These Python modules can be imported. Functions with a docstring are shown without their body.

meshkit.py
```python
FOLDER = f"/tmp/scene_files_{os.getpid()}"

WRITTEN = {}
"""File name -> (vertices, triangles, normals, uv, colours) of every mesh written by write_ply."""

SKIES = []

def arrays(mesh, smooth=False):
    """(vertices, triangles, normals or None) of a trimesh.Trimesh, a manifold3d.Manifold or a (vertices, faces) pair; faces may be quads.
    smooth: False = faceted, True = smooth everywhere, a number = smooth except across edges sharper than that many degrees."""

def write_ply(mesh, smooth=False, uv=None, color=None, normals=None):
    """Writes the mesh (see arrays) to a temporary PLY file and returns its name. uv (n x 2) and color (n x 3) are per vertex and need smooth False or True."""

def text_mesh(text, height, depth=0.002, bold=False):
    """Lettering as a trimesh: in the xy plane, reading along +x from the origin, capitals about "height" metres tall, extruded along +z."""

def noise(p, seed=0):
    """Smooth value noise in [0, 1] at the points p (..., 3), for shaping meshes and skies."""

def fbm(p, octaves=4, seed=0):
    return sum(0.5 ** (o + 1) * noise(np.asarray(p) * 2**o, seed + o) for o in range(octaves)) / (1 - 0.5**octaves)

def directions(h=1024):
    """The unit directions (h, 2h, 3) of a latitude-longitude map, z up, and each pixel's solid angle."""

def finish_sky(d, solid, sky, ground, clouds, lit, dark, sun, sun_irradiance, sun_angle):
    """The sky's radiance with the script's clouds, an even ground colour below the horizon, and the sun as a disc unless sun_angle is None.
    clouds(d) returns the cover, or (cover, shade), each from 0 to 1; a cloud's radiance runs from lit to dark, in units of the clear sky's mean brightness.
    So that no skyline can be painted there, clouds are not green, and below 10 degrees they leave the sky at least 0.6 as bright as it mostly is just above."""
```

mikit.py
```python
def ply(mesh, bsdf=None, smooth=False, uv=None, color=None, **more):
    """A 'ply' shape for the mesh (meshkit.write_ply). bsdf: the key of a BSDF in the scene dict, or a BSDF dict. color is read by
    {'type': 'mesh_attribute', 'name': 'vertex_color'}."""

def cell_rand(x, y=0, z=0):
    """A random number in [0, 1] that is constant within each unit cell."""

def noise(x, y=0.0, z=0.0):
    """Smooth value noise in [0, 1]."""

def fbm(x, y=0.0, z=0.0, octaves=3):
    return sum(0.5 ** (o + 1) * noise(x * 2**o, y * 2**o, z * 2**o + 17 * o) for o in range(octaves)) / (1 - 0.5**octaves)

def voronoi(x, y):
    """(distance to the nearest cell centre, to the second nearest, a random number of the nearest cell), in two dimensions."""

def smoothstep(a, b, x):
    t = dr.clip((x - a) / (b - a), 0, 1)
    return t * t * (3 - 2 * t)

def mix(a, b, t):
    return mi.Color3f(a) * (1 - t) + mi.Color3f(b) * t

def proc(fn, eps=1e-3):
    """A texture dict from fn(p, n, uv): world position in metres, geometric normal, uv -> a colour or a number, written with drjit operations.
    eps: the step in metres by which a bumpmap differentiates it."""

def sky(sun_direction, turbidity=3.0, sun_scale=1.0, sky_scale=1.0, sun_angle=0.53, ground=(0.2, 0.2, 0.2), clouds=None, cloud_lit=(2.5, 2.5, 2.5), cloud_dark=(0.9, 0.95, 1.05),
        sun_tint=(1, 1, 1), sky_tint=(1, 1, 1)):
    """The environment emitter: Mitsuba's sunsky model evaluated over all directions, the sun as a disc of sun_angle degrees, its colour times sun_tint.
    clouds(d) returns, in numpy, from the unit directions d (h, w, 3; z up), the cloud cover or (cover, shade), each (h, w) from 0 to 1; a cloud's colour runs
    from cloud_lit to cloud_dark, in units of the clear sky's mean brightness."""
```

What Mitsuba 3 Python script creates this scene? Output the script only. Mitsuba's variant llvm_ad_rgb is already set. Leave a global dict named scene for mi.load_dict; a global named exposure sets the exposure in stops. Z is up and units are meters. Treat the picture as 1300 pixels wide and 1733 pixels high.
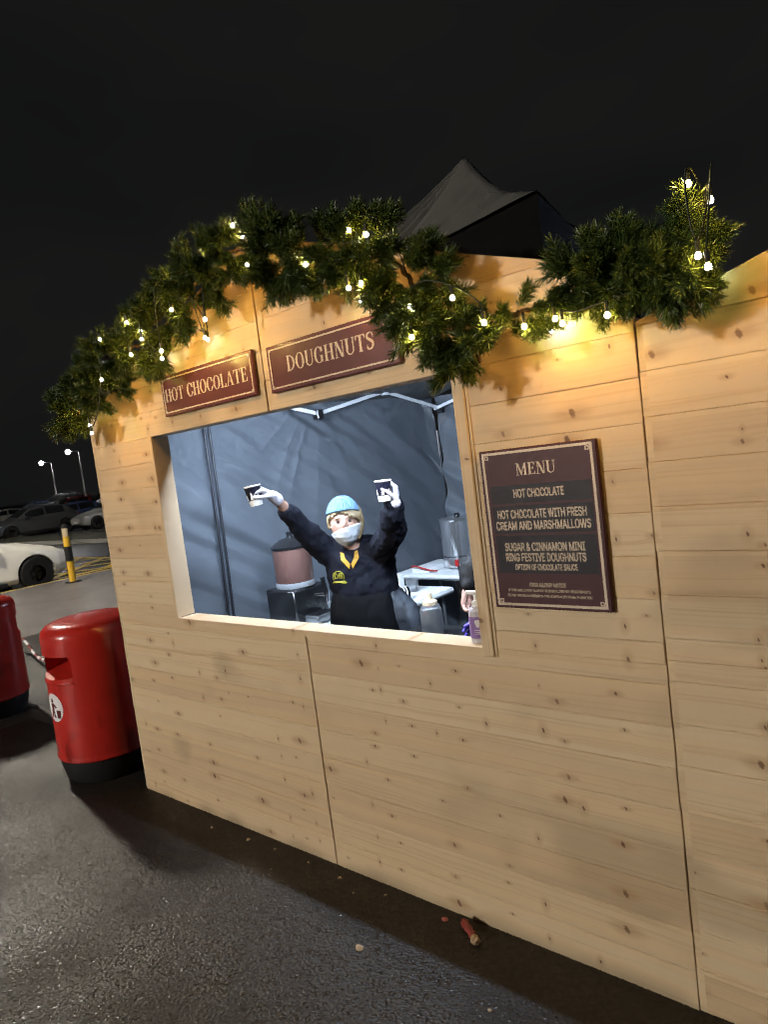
import math
import numpy as np, trimesh, manifold3d as m3, drjit as dr
import mitsuba as mi, mikit, meshkit
from shapely import affinity
from shapely.geometry import Polygon, box as sbox, Point, LineString
from shapely.ops import unary_union
from scipy.spatial import cKDTree
from mikit import noise, fbm, voronoi, cell_rand, smoothstep, mix
T = mi.ScalarTransform4f
V = lambda *a: np.array(a, float)
def soften(t, rounds, step):
    old = np.array(t.vertices); trimesh.smoothing.filter_taubin(t, lamb=.5, nu=-.52, iterations=rounds)
    v = np.array(t.vertices); bad = np.linalg.norm(v - old, axis=1) > 1.5 * step; v[bad] = old[bad]; t.vertices = v; return t
rng = np.random.default_rng(7)

# ------------------------------------------------------------------ camera, sky, exposure
CAM = V(3.4528, -1.7814, 1.62)
FWD, UP = V(-0.64618, 0.75914, -0.07841), V(0.04619, 0.14146, 0.98887)
scene, labels = {}, {}
scene['camera'] = {'type': 'perspective', 'fov': 58.95, 'fov_axis': 'x', 'near_clip': 0.02, 'far_clip': 1500.0,
                   'to_world': T().look_at(origin=CAM.tolist(), target=(CAM + FWD).tolist(), up=UP.tolist())}
exposure = 0.0
NIGHT = 0.10
def night_cloud(d):
    n = meshkit.fbm(d * V(2.2, 2.2, 5.0) + 3.0, 4)
    return np.ones(d.shape[:2]), np.clip((n - .35) * 2.2, 0, 1)
scene['sky'] = {**mikit.sky([0.2, 1, 0.35], turbidity=4, sun_scale=0.0, sky_scale=NIGHT, clouds=night_cloud, cloud_lit=(1.25, 1.25, 1.2), cloud_dark=(.72, .76, .8), ground=(.05, .05, .05)), 'sampling_weight': 0.6}
WHITE_FLOOD, INSIDE, SIDE_FLOOD, BACK_FLOOD, FAIRY = 515.0, 385.0, 245.0, 220.0, 560.0

# ------------------------------------------------------------------ helpers
def rgb(*c): return {'type': 'rgb', 'value': list(map(float, c))}
def free(key):
    if key not in scene and key not in labels and not any(k.startswith(key + '__') for k in scene): return key
    i = 1
    while True:
        k = f'{key}_{i:03d}'
        if k not in scene and k not in labels and not any(q.startswith(k + '__') for q in scene): return k
        i += 1
def thing(name, label, cat, group=None, kind=None):
    key = free(name)
    labels[key] = {'label': label}
    if cat: labels[key]['category'] = cat
    if group: labels[key]['group'] = group
    if kind: labels[key]['kind'] = kind
    return key
def put(parent, name, mesh, bsdf, smooth=False, label=None, kind=None, **more):
    key = free(f'{parent}__{name}' if parent else name)
    scene[key] = mesh if isinstance(mesh, dict) else mikit.ply(mesh, bsdf, smooth=smooth, **more)
    if label or kind:
        labels[key] = {}
        if label: labels[key]['label'] = label
        if kind: labels[key]['kind'] = kind
    return key
def solo(name, mesh, bsdf, label, cat, smooth=False, group=None, kind=None, **more):
    key = thing(name, label, cat, group, kind)
    scene[key] = mikit.ply(mesh, bsdf, smooth=smooth, **more)
    return key
def setting(name, mesh, bsdf, smooth=False, parent=None):
    key = free(f'{parent}__{name}' if parent else name)
    scene[key] = mikit.ply(mesh, bsdf, smooth=smooth)
    if not parent: labels[key] = {'kind': 'structure', 'label': name.replace('_', ' ')}
    return key
cat = trimesh.util.concatenate
def box(x0, x1, y0, y1, z0, z1, r=0.0):
    lo, hi = np.minimum((x0, y0, z0), (x1, y1, z1)), np.maximum((x0, y0, z0), (x1, y1, z1))
    if r <= 0:
        m = trimesh.creation.box(hi - lo); m.apply_translation((lo + hi) / 2); return m
    r = min(r, .49 * (hi - lo).min())
    pts = []
    for sx in (0, 1):
        for sy in (0, 1):
            for sz in (0, 1):
                c = np.where([sx, sy, sz], hi - r, lo + r)
                for o in np.vstack([np.eye(3), -np.eye(3), np.array([[a, b, d] for a in (1, -1) for b in (1, -1) for d in (1, -1)]) / 1.7320508]):
                    pts.append(c + r * o)
    return trimesh.convex.convex_hull(np.array(pts))
def frame(d, hint=(0, 0, 1)):
    d = np.asarray(d, float) / np.linalg.norm(d)
    a = np.cross(d, hint)
    if np.linalg.norm(a) < 1e-3: a = np.cross(d, (1, 0, 0))
    a /= np.linalg.norm(a)
    return d, a, np.cross(d, a)
def orient(mesh, origin, xa, ya, za):
    M = np.eye(4); M[:3, 0], M[:3, 1], M[:3, 2], M[:3, 3] = xa, ya, za, origin
    m = mesh.copy(); m.apply_transform(M)          # (a mirrored frame has its faces turned by trimesh)
    return m
def rod(a, b, r, n=10, r2=None):
    a, b = np.asarray(a, float), np.asarray(b, float)
    d, u, w = frame(b - a)
    ang = np.arange(n) * 2 * np.pi / n
    ring = np.cos(ang)[:, None] * u + np.sin(ang)[:, None] * w
    v = np.vstack([a + ring * r, b + ring * (r if r2 is None else r2), [a], [b]])
    f = []
    for i in range(n):
        j = (i + 1) % n
        f += [[i, j, n + j], [i, n + j, n + i], [2 * n, j, i], [2 * n + 1, n + i, n + j]]
    m = trimesh.Trimesh(v, f, process=False); m.fix_normals(); return m
def tube(pts, r, n=8):
    v, f = np.asarray(pts, float), []
    d = np.gradient(v, axis=0); d /= np.linalg.norm(d, axis=1, keepdims=True) + 1e-12
    rad = np.broadcast_to(r, (len(v),))
    V_, u = [], None
    for i in range(len(v)):
        if u is None: u = frame(d[i])[1]
        u = u - d[i] * (u @ d[i]); u /= np.linalg.norm(u); w = np.cross(d[i], u)
        ang = np.arange(n) * 2 * np.pi / n
        V_.append(v[i] + rad[i] * (np.cos(ang)[:, None] * u + np.sin(ang)[:, None] * w))
    k = len(v)
    for i in range(k - 1):
        for j in range(n):
            a, b = i * n + j, i * n + (j + 1) % n
            f += [[a, b, b + n], [a, b + n, a + n]]
    V_.append([v[0]]); V_.append([v[-1]])
    for j in range(n):
        f += [[k * n, (j + 1) % n, j], [k * n + 1, (k - 1) * n + j, (k - 1) * n + (j + 1) % n]]
    m = trimesh.Trimesh(np.vstack(V_), f, process=False); m.fix_normals(); return m
def spline(pts, n=40):
    from scipy.interpolate import CubicSpline
    p = np.asarray(pts, float); t = np.r_[0, np.cumsum(np.linalg.norm(np.diff(p, axis=0), axis=1))]
    return CubicSpline(t, p)(np.linspace(0, t[-1], n))
def lathe(profile, n=32, at=(0, 0, 0)):
    p = np.asarray(profile, float); k = len(p)
    ang = np.arange(n) * 2 * np.pi / n
    v = np.stack([p[:, None, 0] * np.cos(ang), p[:, None, 0] * np.sin(ang), np.repeat(p[:, 1:2], n, 1)], -1).reshape(-1, 3)
    f = []
    for i in range(k - 1):
        for j in range(n):
            a, b = i * n + j, i * n + (j + 1) % n
            f += [[a, b, b + n], [a, b + n, a + n]]
    m = trimesh.Trimesh(v, f, process=True); m.update_faces(m.nondegenerate_faces()); m.merge_vertices()
    m.apply_translation(at); m.fix_normals(); return m
def grid(fn, nu, nv):
    u, v = np.meshgrid(np.linspace(0, 1, nu), np.linspace(0, 1, nv), indexing='ij')
    P = fn(u, v).reshape(-1, 3)
    i, j = np.meshgrid(np.arange(nu - 1), np.arange(nv - 1), indexing='ij'); q = (i * nv + j).ravel()
    f = np.vstack([np.stack([q, q + nv, q + nv + 1], 1), np.stack([q, q + nv + 1, q + 1], 1)])
    return trimesh.Trimesh(P, f, process=False)
def geoms(s): return [g for g in getattr(s, 'geoms', [s]) if g.geom_type == 'Polygon' and g.area > 1e-9]
def extrude(shape, d):
    return cat([trimesh.creation.extrude_polygon(g, d, engine='earcut') for g in geoms(shape)])
def on_wall(mesh, x=0.0, y=0.0, z=0.0):
    """a mesh drawn in the xy plane, +z towards the viewer, stood up on a wall that faces -y"""
    return orient(mesh, (x, y, z), V(1, 0, 0), V(0, 0, 1), V(0, -1, 0))
def solid(m): return m3.Manifold(m3.Mesh(np.asarray(m.vertices, np.float32), np.asarray(m.faces, np.uint32)))
def mesh_of(m):
    k = m.to_mesh(); return trimesh.Trimesh(k.vert_properties[:, :3], k.tri_verts, process=True)
def ball(p, r, n=14): return m3.Manifold.sphere(float(r), n).translate(list(map(float, p)))
def bones(chains, step, rounds=8, seg=14):
    """chains of (point, radius): hulls of successive spheres joined into one smooth surface"""
    parts = []
    for ch in chains:
        for (a, ra), (b, rb) in zip(ch[:-1], ch[1:]): parts.append(m3.Manifold.batch_hull([ball(a, ra, seg), ball(b, rb, seg)]))
    m = parts[0]
    for q in parts[1:]: m = m + q
    t = mesh_of(m.refine_to_length(step))
    return soften(t, rounds, step)
def wrinkle(m, amp, scale, seed=0, stretch=(1, 1, 1)):
    n = np.abs(meshkit.fbm(np.asarray(m.vertices) * scale * np.array(stretch), 3, seed) - .5) * 2
    m.vertices = m.vertices + m.vertex_normals * ((n - .3) * amp)[:, None]; return m

# ------------------------------------------------------------------ materials
def bsdf(key, **kw): scene[key] = {'type': 'twosided', 'bsdf': {'type': 'principled', **kw}}; return key
def plain(key, c, rough=.6, **kw): return bsdf(key, base_color=rgb(*c), roughness=rough, **kw)
PITCH, TOPROW = 0.116, 1.857
def wood_fn(axis):
    def fn(p, n, uv):
        a, b = (p.x, p.z) if axis == 'x' else (p.z, p.x)
        row = dr.floor((b - TOPROW) / PITCH + 200) if axis == 'x' else dr.floor(b / .2 + 50)
        size = PITCH if axis == 'x' else .2
        lz = (b - TOPROW) / PITCH + 200 - row if axis == 'x' else b / .2 + 50 - row
        pan = dr.floor((p.x - 0.02) / 1.421 + 10)
        seed = row * 3 + pan * 17
        g3 = dr.floor(row / 4) + pan * 5
        u = a / .27 + cell_rand(g3, 4) * 3
        c = dr.floor(u); fu = u - c
        r1, r2, r3 = cell_rand(c, seed, 1), cell_rand(c, seed, 2), cell_rand(c, seed, 3)
        kx = .2 + .6 * cell_rand(c, g3, 9) + (r1 - .5) * .16
        kz = .15 + .7 * r2
        dx, dz = (fu - kx) * .27, (lz - kz) * size
        rad = (.0026 + .0075 * r3 * r3) * dr.select(r1 * 7 - dr.floor(r1 * 7) > .12, 1.0, 0.0) + 1e-5
        wob = noise(p.x * 260, p.y * 260, p.z * 260) * .5
        dist = dr.sqrt(dr.square(dx * 1.15 + dz * .3) + dr.square(dz * .72)) / rad + wob - .25
        knot = smoothstep(1.25, .6, dist)
        halo = smoothstep(3.6, .8, dr.sqrt(dr.square(dx * .45) + dr.square(dz)) / rad)
        tail = smoothstep(1.0, 0.0, dr.abs(dz) / rad) * smoothstep(.085, .0, dr.abs(dx)) * dr.select(r3 > .72, 1.0, 0.0)
        # grain bends round the knots
        bend = dz * 0 + .010 * dr.exp(-dr.square(dx / .03)) * dr.exp(-dr.abs(dz) / .02) * dr.select(dz > 0, 1.0, -1.0)
        gz = b + bend + .012 * noise(a * 1.3, seed, 0) + .004 * noise(a * 6, seed, 3)
        lines = noise(gz * 170, a * 1.1, seed) * .6 + noise(gz * 420, a * 2.5, seed + 5) * .4
        broad = noise(gz * 34, a * .7, seed + 9)
        tone = cell_rand(row, pan, 5)
        base = mix((.545, .43, .285), (.475, .35, .220), tone)
        base = mix(base, (.37, .235, .12), .55 * smoothstep(.5, .85, lines) * (.35 + .65 * broad))
        base = mix(base, (.55, .40, .235), .5 * smoothstep(.45, .9, broad))
        stain = smoothstep(.62, .8, fbm(p.x * 2.3, p.z * 3.1, 4.0))
        base = base * (1 - .22 * stain)
        base = mix(base, (.30, .17, .075), .42 * halo + .16 * tail)
        base = mix(base, (.115, .056, .024), knot * (.62 + .38 * r2))
        # small dark knots that run in upright strings over neighbouring boards
        h3 = dr.floor(row / 9) + pan * 3
        u2 = a / .21 + cell_rand(h3, 41) * 5; c2 = dr.floor(u2)
        q1, q2, q3 = cell_rand(c2, seed, 51), cell_rand(c2, seed, 52), cell_rand(c2, seed, 53)
        ex = (u2 - c2 - .25 - .5 * cell_rand(c2, h3, 54) + .05 * (q1 - .5)) * .21; ez = (lz - .2 - .6 * q2) * size
        rd = (.0018 + .0034 * q3) * dr.select((q1 * 13 - dr.floor(q1 * 13) < .62) & (cell_rand(c2, h3, 55) > .35), 1.0, 0.0) + 1e-5
        k2 = smoothstep(1.3, .5, dr.sqrt(dr.square(ex * 1.3 + ez * .25) + dr.square(ez * .6)) / rd + wob - .25)
        s2 = smoothstep(4.2, .8, dr.sqrt(dr.square(ex * .8) + dr.square(ez * .5)) / rd)
        base = mix(mix(base, (.30, .17, .075), .32 * s2), (.095, .045, .020), k2 * .85)
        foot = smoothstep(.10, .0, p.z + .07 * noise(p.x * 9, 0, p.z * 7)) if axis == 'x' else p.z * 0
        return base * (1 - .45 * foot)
    return fn
wx, wz = wood_fn('x'), wood_fn('z')
def grain_bump(p, n, uv): return noise(p.z * 300, p.x * 6, p.y * 300) * .5 + noise(p.z * 120, p.x * 2, 4) * .5
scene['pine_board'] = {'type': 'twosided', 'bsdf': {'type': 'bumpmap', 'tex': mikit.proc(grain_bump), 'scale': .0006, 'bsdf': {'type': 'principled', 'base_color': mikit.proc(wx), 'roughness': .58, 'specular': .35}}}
scene['pine_upright'] = {'type': 'twosided', 'bsdf': {'type': 'principled', 'base_color': mikit.proc(wz), 'roughness': .58, 'specular': .35}}
plain('black_backing', (.005, .005, .005), .95, specular=.1)
def asphalt_col(p, n, uv):
    d1, d2, w = voronoi(p.x * 95, p.y * 95)
    patch = fbm(p.x * 1.7, p.y * 1.7, 2.0)
    c = mix((.012, .0105, .0095), (.032, .028, .024), w * smoothstep(.0, .5, d2 - d1))
    return c * (.65 + .9 * patch)
def asphalt_bump(p, n, uv):
    d1, d2, w = voronoi(p.x * 95, p.y * 95)
    e1, e2, w2 = voronoi(p.x * 210 + 5, p.y * 210)
    return (1 - dr.minimum(d1, 1.0)) * (.4 + .6 * w) * .8 + (1 - dr.minimum(e1, 1.0)) * .25 + 2.0 * noise(p.x * 9, p.y * 9)
def asphalt_rough(p, n, uv): return .24 + .2 * smoothstep(.35, .7, fbm(p.x * 2.6 + 9, p.y * 2.6))
scene['wet_asphalt'] = {'type': 'twosided', 'bsdf': {'type': 'bumpmap', 'tex': mikit.proc(asphalt_bump, eps=6e-4), 'scale': .0045, 'bsdf': {'type': 'principled', 'base_color': mikit.proc(asphalt_col), 'roughness': mikit.proc(asphalt_rough), 'specular': .5}}}
def chip_rough(p, n, uv): 
    wet = dr.select(cell_rand(dr.floor(p.x * 150), dr.floor(p.y * 150), 2) < .20, 1.0, 0.0)
    return .50 + .14 * smoothstep(.35, .65, fbm(p.x * 2.1 + 9, p.y * 2.1)) - .37 * wet
def chip_col(p, n, uv): return mix((.004, .0034, .003), (.013, .0105, .0085), noise(p.x * 110, p.y * 110)) * (.6 + .9 * fbm(p.x * 1.7, p.y * 1.7, 2.0))
scene['wet_chippings'] = {'type': 'twosided', 'bsdf': {'type': 'principled', 'base_color': mikit.proc(chip_col), 'roughness': mikit.proc(chip_rough), 'specular': .38}}
def tarmac_col(p, n, uv): return mix((.075, .070, .070), (.125, .115, .115), fbm(p.x * 3, p.y * 3, 1.0) * .8 + .2 * noise(p.x * 60, p.y * 60))
scene['smooth_tarmac'] = {'type': 'twosided', 'bsdf': {'type': 'bumpmap', 'tex': mikit.proc(lambda p, n, uv: noise(p.x * 70, p.y * 70) + noise(p.x * 6, p.y * 6)), 'scale': .0025, 'bsdf': {'type': 'principled', 'base_color': mikit.proc(tarmac_col), 'roughness': .42, 'specular': .5}}}
scene['road_tarmac'] = {'type': 'twosided', 'bsdf': {'type': 'principled', 'base_color': mikit.proc(lambda p, n, uv: mix((.022, .021, .021), (.045, .043, .042), fbm(p.x * 2, p.y * 2, 1.0))), 'roughness': .35}}
scene['grass_verge'] = {'type': 'twosided', 'bsdf': {'type': 'principled', 'base_color': mikit.proc(lambda p, n, uv: mix((.012, .012, .008), (.022, .022, .014), fbm(p.x * 4, p.y * 4))), 'roughness': .9}}
scene['concrete'] = {'type': 'twosided', 'bsdf': {'type': 'principled', 'base_color': mikit.proc(lambda p, n, uv: mix((.22, .21, .19), (.34, .32, .29), fbm(p.x * 7, p.y * 7, p.z * 7))), 'roughness': .75}}
scene['yellow_paint'] = {'type': 'twosided', 'bsdf': {'type': 'principled', 'base_color': mikit.proc(lambda p, n, uv: mix((.62, .40, .05), (.28, .20, .07), smoothstep(.5, .85, fbm(p.x * 9, p.y * 9)))), 'roughness': .5}}
scene['fabric_black_roof'] = {'type': 'twosided', 'bsdf': {'type': 'bumpmap', 'tex': mikit.proc(lambda p, n, uv: fbm(p.x * 26, p.y * 26, p.z * 9) + noise(p.x * 120, p.y * 120, p.z * 120) * .35), 'scale': .006, 'bsdf': {'type': 'principled', 'base_color': mikit.proc(lambda p, n, uv: mix((.045, .045, .044), (.085, .084, .080), fbm(p.x * 9, p.y * 9, p.z * 3))), 'roughness': .38, 'specular': .5}}}
scene['tent_wall_cloth'] = {'type': 'twosided', 'bsdf': {'type': 'bumpmap', 'tex': mikit.proc(lambda p, n, uv: fbm(p.y * 45, p.z * 30, p.x * 45) + .6 * noise(p.y * 150, p.z * 110, p.x * 150)), 'scale': .0010,
    'bsdf': {'type': 'principled', 'base_color': mikit.proc(lambda p, n, uv: mix((.082, .094, .110), (.108, .122, .140), fbm(p.y * 3, p.z * 3, p.x * 3))), 'roughness': .48, 'specular': .5}}}
plain('liner_grey', (.012, .013, .014), .8, specular=.2)
plain('seam_black', (.012, .013, .017), .5)
plain('white_metal', (.72, .74, .76), .35)
plain('black_plastic', (.012, .012, .013), .22, specular=.6)
plain('dull_black', (.006, .006, .0065), .65, specular=.3)
plain('white_plastic', (.78, .80, .80), .35)
plain('collar_grey', (.30, .31, .32), .3)
plain('table_white', (.70, .73, .72), .4)
plain('rubber_black', (.006, .006, .006), .75, specular=.3)
plain('grey_metal', (.30, .31, .32), .4, metallic=.8)
plain('steel', (.86, .86, .86), .16, metallic=.92)
scene['chrome'] = {'type': 'twosided', 'bsdf': {'type': 'roughconductor', 'material': 'Cr', 'alpha': .06}}
scene['clear_plastic'] = {'type': 'principled', 'base_color': rgb(.93, .95, .96), 'roughness': .08, 'spec_trans': .92, 'eta': 1.2}
scene['red_gloss'] = {'type': 'twosided', 'bsdf': {'type': 'bumpmap', 'tex': mikit.proc(lambda p, n, uv: noise(p.x * 60, p.y * 60, p.z * 60) + .5 * noise(p.x * 9, p.y * 9, p.z * 9)), 'scale': .0005,
    'bsdf': {'type': 'principled', 'base_color': mikit.proc(lambda p, n, uv: mix((.45, .022, .014), (.33, .015, .013), fbm(p.x * 6, p.y * 6, p.z * 6)) * (1 - .5 * smoothstep(.55, .75, fbm(p.x * 14, p.y * 14, p.z * 5 + 3)) * smoothstep(.6, .15, p.z))), 'roughness': .2, 'clearcoat': .8, 'clearcoat_gloss': .92}}}
plain('rain_drop', (.30, .05, .05), .06, specular=.8)
plain('red_dark', (.07, .004, .006), .6)
plain('sticker_white', (.68, .66, .68), .4)
scene['maroon_sign'] = {'type': 'twosided', 'bsdf': {'type': 'principled', 'base_color': mikit.proc(lambda p, n, uv: mix((.105, .026, .028), (.082, .030, .032), fbm(p.x * 5, 1, p.z * 5))), 'roughness': .3, 'specular': .5}}
plain('maroon_dark', (.045, .012, .018), .5, specular=.3)
plain('sign_cream', (.52, .43, .34), .45)
plain('menu_navy', (.010, .009, .016), .5, specular=.3)
plain('menu_maroon', (.042, .012, .016), .35)
plain('menu_cream', (.46, .38, .31), .45)
def needle_col(p, n, uv):
    r = noise(p.x * 14, p.y * 14, p.z * 14); q = noise(p.x * 300, p.y * 300, p.z * 300)
    return mix((.016, .040, .009), (.066, .100, .018), r * .6 + q * .5)
scene['needles'] = {'type': 'twosided', 'bsdf': {'type': 'principled', 'base_color': mikit.proc(needle_col), 'roughness': .4, 'specular': .55}}
plain('twig_brown', (.06, .035, .018), .8)
plain('wire_dark', (.012, .018, .010), .5)
plain('skin', (.31, .18, .13), .55)
plain('skin_hand', (.33, .19, .15), .5)
plain('eye_dark', (.02, .016, .014), .55, specular=.2)
plain('brow', (.20, .12, .07), .8)
scene['hoodie_navy'] = {'type': 'twosided', 'bsdf': {'type': 'principled', 'base_color': mikit.proc(lambda p, n, uv: mix((.0016, .0019, .0050), (.003, .0037, .009), fbm(p.x * 30, p.y * 30, p.z * 30))), 'roughness': .85, 'specular': .25}}
plain('apron_black', (.0014, .0015, .0020), .75, specular=.12)
scene['jeans_grey'] = {'type': 'twosided', 'bsdf': {'type': 'principled', 'base_color': mikit.proc(lambda p, n, uv: mix((.008, .010, .014), (.05, .058, .07), smoothstep(.42, .68, fbm(p.x * 13, p.y * 13, p.z * 10)))), 'roughness': .7}}
plain('collar_yellow', (.34, .18, .012), .7)
plain('print_yellow', (.27, .24, .02), .6)
plain('mask_white', (.50, .52, .53), .7)
plain('glove_clear', (.46, .44, .48), .3)
plain('glove_purple', (.10, .07, .42), .4)
scene['knit_blue'] = {'type': 'twosided', 'bsdf': {'type': 'principled', 'base_color': mikit.proc(lambda p, n, uv: mix((.045, .10, .165), (.095, .17, .25), noise(p.x * 160, p.y * 160, p.z * 160))), 'roughness': .9, 'sheen': .5}}
scene['hair_blonde'] = {'type': 'twosided', 'bsdf': {'type': 'principled', 'base_color': mikit.proc(lambda p, n, uv: mix((.11, .075, .035), (.30, .22, .115), noise(p.x * 260, p.y * 260, p.z * 22))), 'roughness': .5}}
plain('cup_white', (.80, .79, .75), .4)
plain('cup_print', (.007, .007, .014), .4, specular=.2)
plain('cup_rim', (.80, .78, .74), .4)
scene['chocolate'] = {'type': 'twosided', 'bsdf': {'type': 'principled', 'base_color': mikit.proc(lambda p, n, uv: mix((.15, .078, .062), (.105, .050, .040), fbm(p.x * 22, p.y * 22, p.z * 4))), 'roughness': .25, 'clearcoat': 1.0}}
plain('label_purple', (.22, .13, .34), .4)
plain('red_cloth', (.45, .03, .02), .7)
plain('red_light', (.4, .02, .02), .3)
plain('red_white_tape', (.5, .30, .28), .5)
plain('stone_tan', (.30, .22, .14), .8)
plain('litter_pink', (.28, .08, .075), .5)
plain('litter_red', (.17, .03, .024), .45)
plain('litter_paper', (.50, .40, .26), .6)
plain('car_glass', (.008, .009, .010), .06, specular=.6)
plain('lamp_lens', (.75, .75, .72), .12)
plain('plate_white', (.7, .7, .66), .4)
plain('bollard_yellow', (.62, .36, .02), .4)
plain('bush_leaf', (.03, .07, .02), .7)
plain('tail_red', (.25, .01, .01), .2)
CAR = {'white': (.74, .72, .66), 'silver': (.42, .42, .40), 'black': (.010, .011, .012), 'graphite': (.05, .052, .055), 'blue': (.02, .035, .09), 'red': (.18, .015, .015), 'pearl': (.6, .58, .58)}
for k, c in CAR.items(): bsdf('car_' + k, base_color=rgb(*c), roughness=.25, metallic=.35 if k in ('silver', 'graphite') else 0.0, clearcoat=1.0, clearcoat_gloss=.95)
def glow(c, k, w=1.0): return {'type': 'area', 'radiance': rgb(*(np.array(c) * k)), 'sampling_weight': float(w)}

# ------------------------------------------------------------------ ground, roads, kerbs
def sheet(x0, x1, y0, y1, z):
    m = trimesh.Trimesh([[x0, y0, z], [x1, y0, z], [x1, y1, z], [x0, y1, z]], [[0, 1, 2], [0, 2, 3]], process=False); return m
RX = -10.62                                                  # pavement edge
setting('ground', sheet(-600, 600, -600, 600, -.128), 'road_tarmac')
setting('forecourt', box(-5.4, 60, -40, 60, -.30, 0.0), 'wet_asphalt')
setting('pavement', box(RX + .12, -5.4, -40, 60, -.30, -.002), 'smooth_tarmac')
def chippings():
    sp, g = .0056, np.random.default_rng(3)
    nx, ny = int(5.2 / sp), int(1.55 / sp)
    i, j = np.meshgrid(np.arange(nx), np.arange(ny), indexing='ij')
    c = np.stack([-2.05 + (i + g.uniform(0, 1, i.shape)) * sp, -1.28 + (j + g.uniform(0, 1, i.shape)) * sp], -1).reshape(-1, 2)
    n = len(c); r = sp * g.uniform(.45, .85, n); hgt = g.uniform(.2, 1, n) ** 1.5 * .0027; tilt = g.normal(0, .22, (n, 2))
    st = .0029; x, y = np.meshgrid(np.arange(-2.0, 3.05, st), np.arange(-1.24, .22, st), indexing='ij')
    p = np.stack([x, y], -1).reshape(-1, 2); d, k = cKDTree(c).query(p, k=2)
    hs = hgt[k] * (1 - (d / r[k]) ** 2) + np.einsum('pkc,pkc->pk', p[:, None] - c[k], tilt[k]) * np.clip(1.3 - d / r[k], 0, 1)
    z = np.maximum(hs.max(1), -.0006) + .003 * meshkit.fbm(np.c_[p * 3.0, p[:, 0] * 0], 3) + .0035
    a, b = x.shape; q = (np.arange(a - 1)[:, None] * b + np.arange(b - 1)).ravel()
    f = np.vstack([np.stack([q, q + b, q + b + 1], 1), np.stack([q, q + b + 1, q + 1], 1)])
    keep = (p[:, 1] > np.maximum(-1.27 + (p[:, 0] - 1.06) * .62, -.02 - .375 * (p[:, 0] + 2.3)))
    f = f[keep[f].all(1)]; used = np.unique(f); ix = np.zeros(len(p), int); ix[used] = np.arange(len(used))
    return trimesh.Trimesh(np.c_[p, z][used], ix[f], process=False)
put('forecourt', 'stone_chippings', chippings(), 'wet_chippings', True, kind='stuff')
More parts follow.
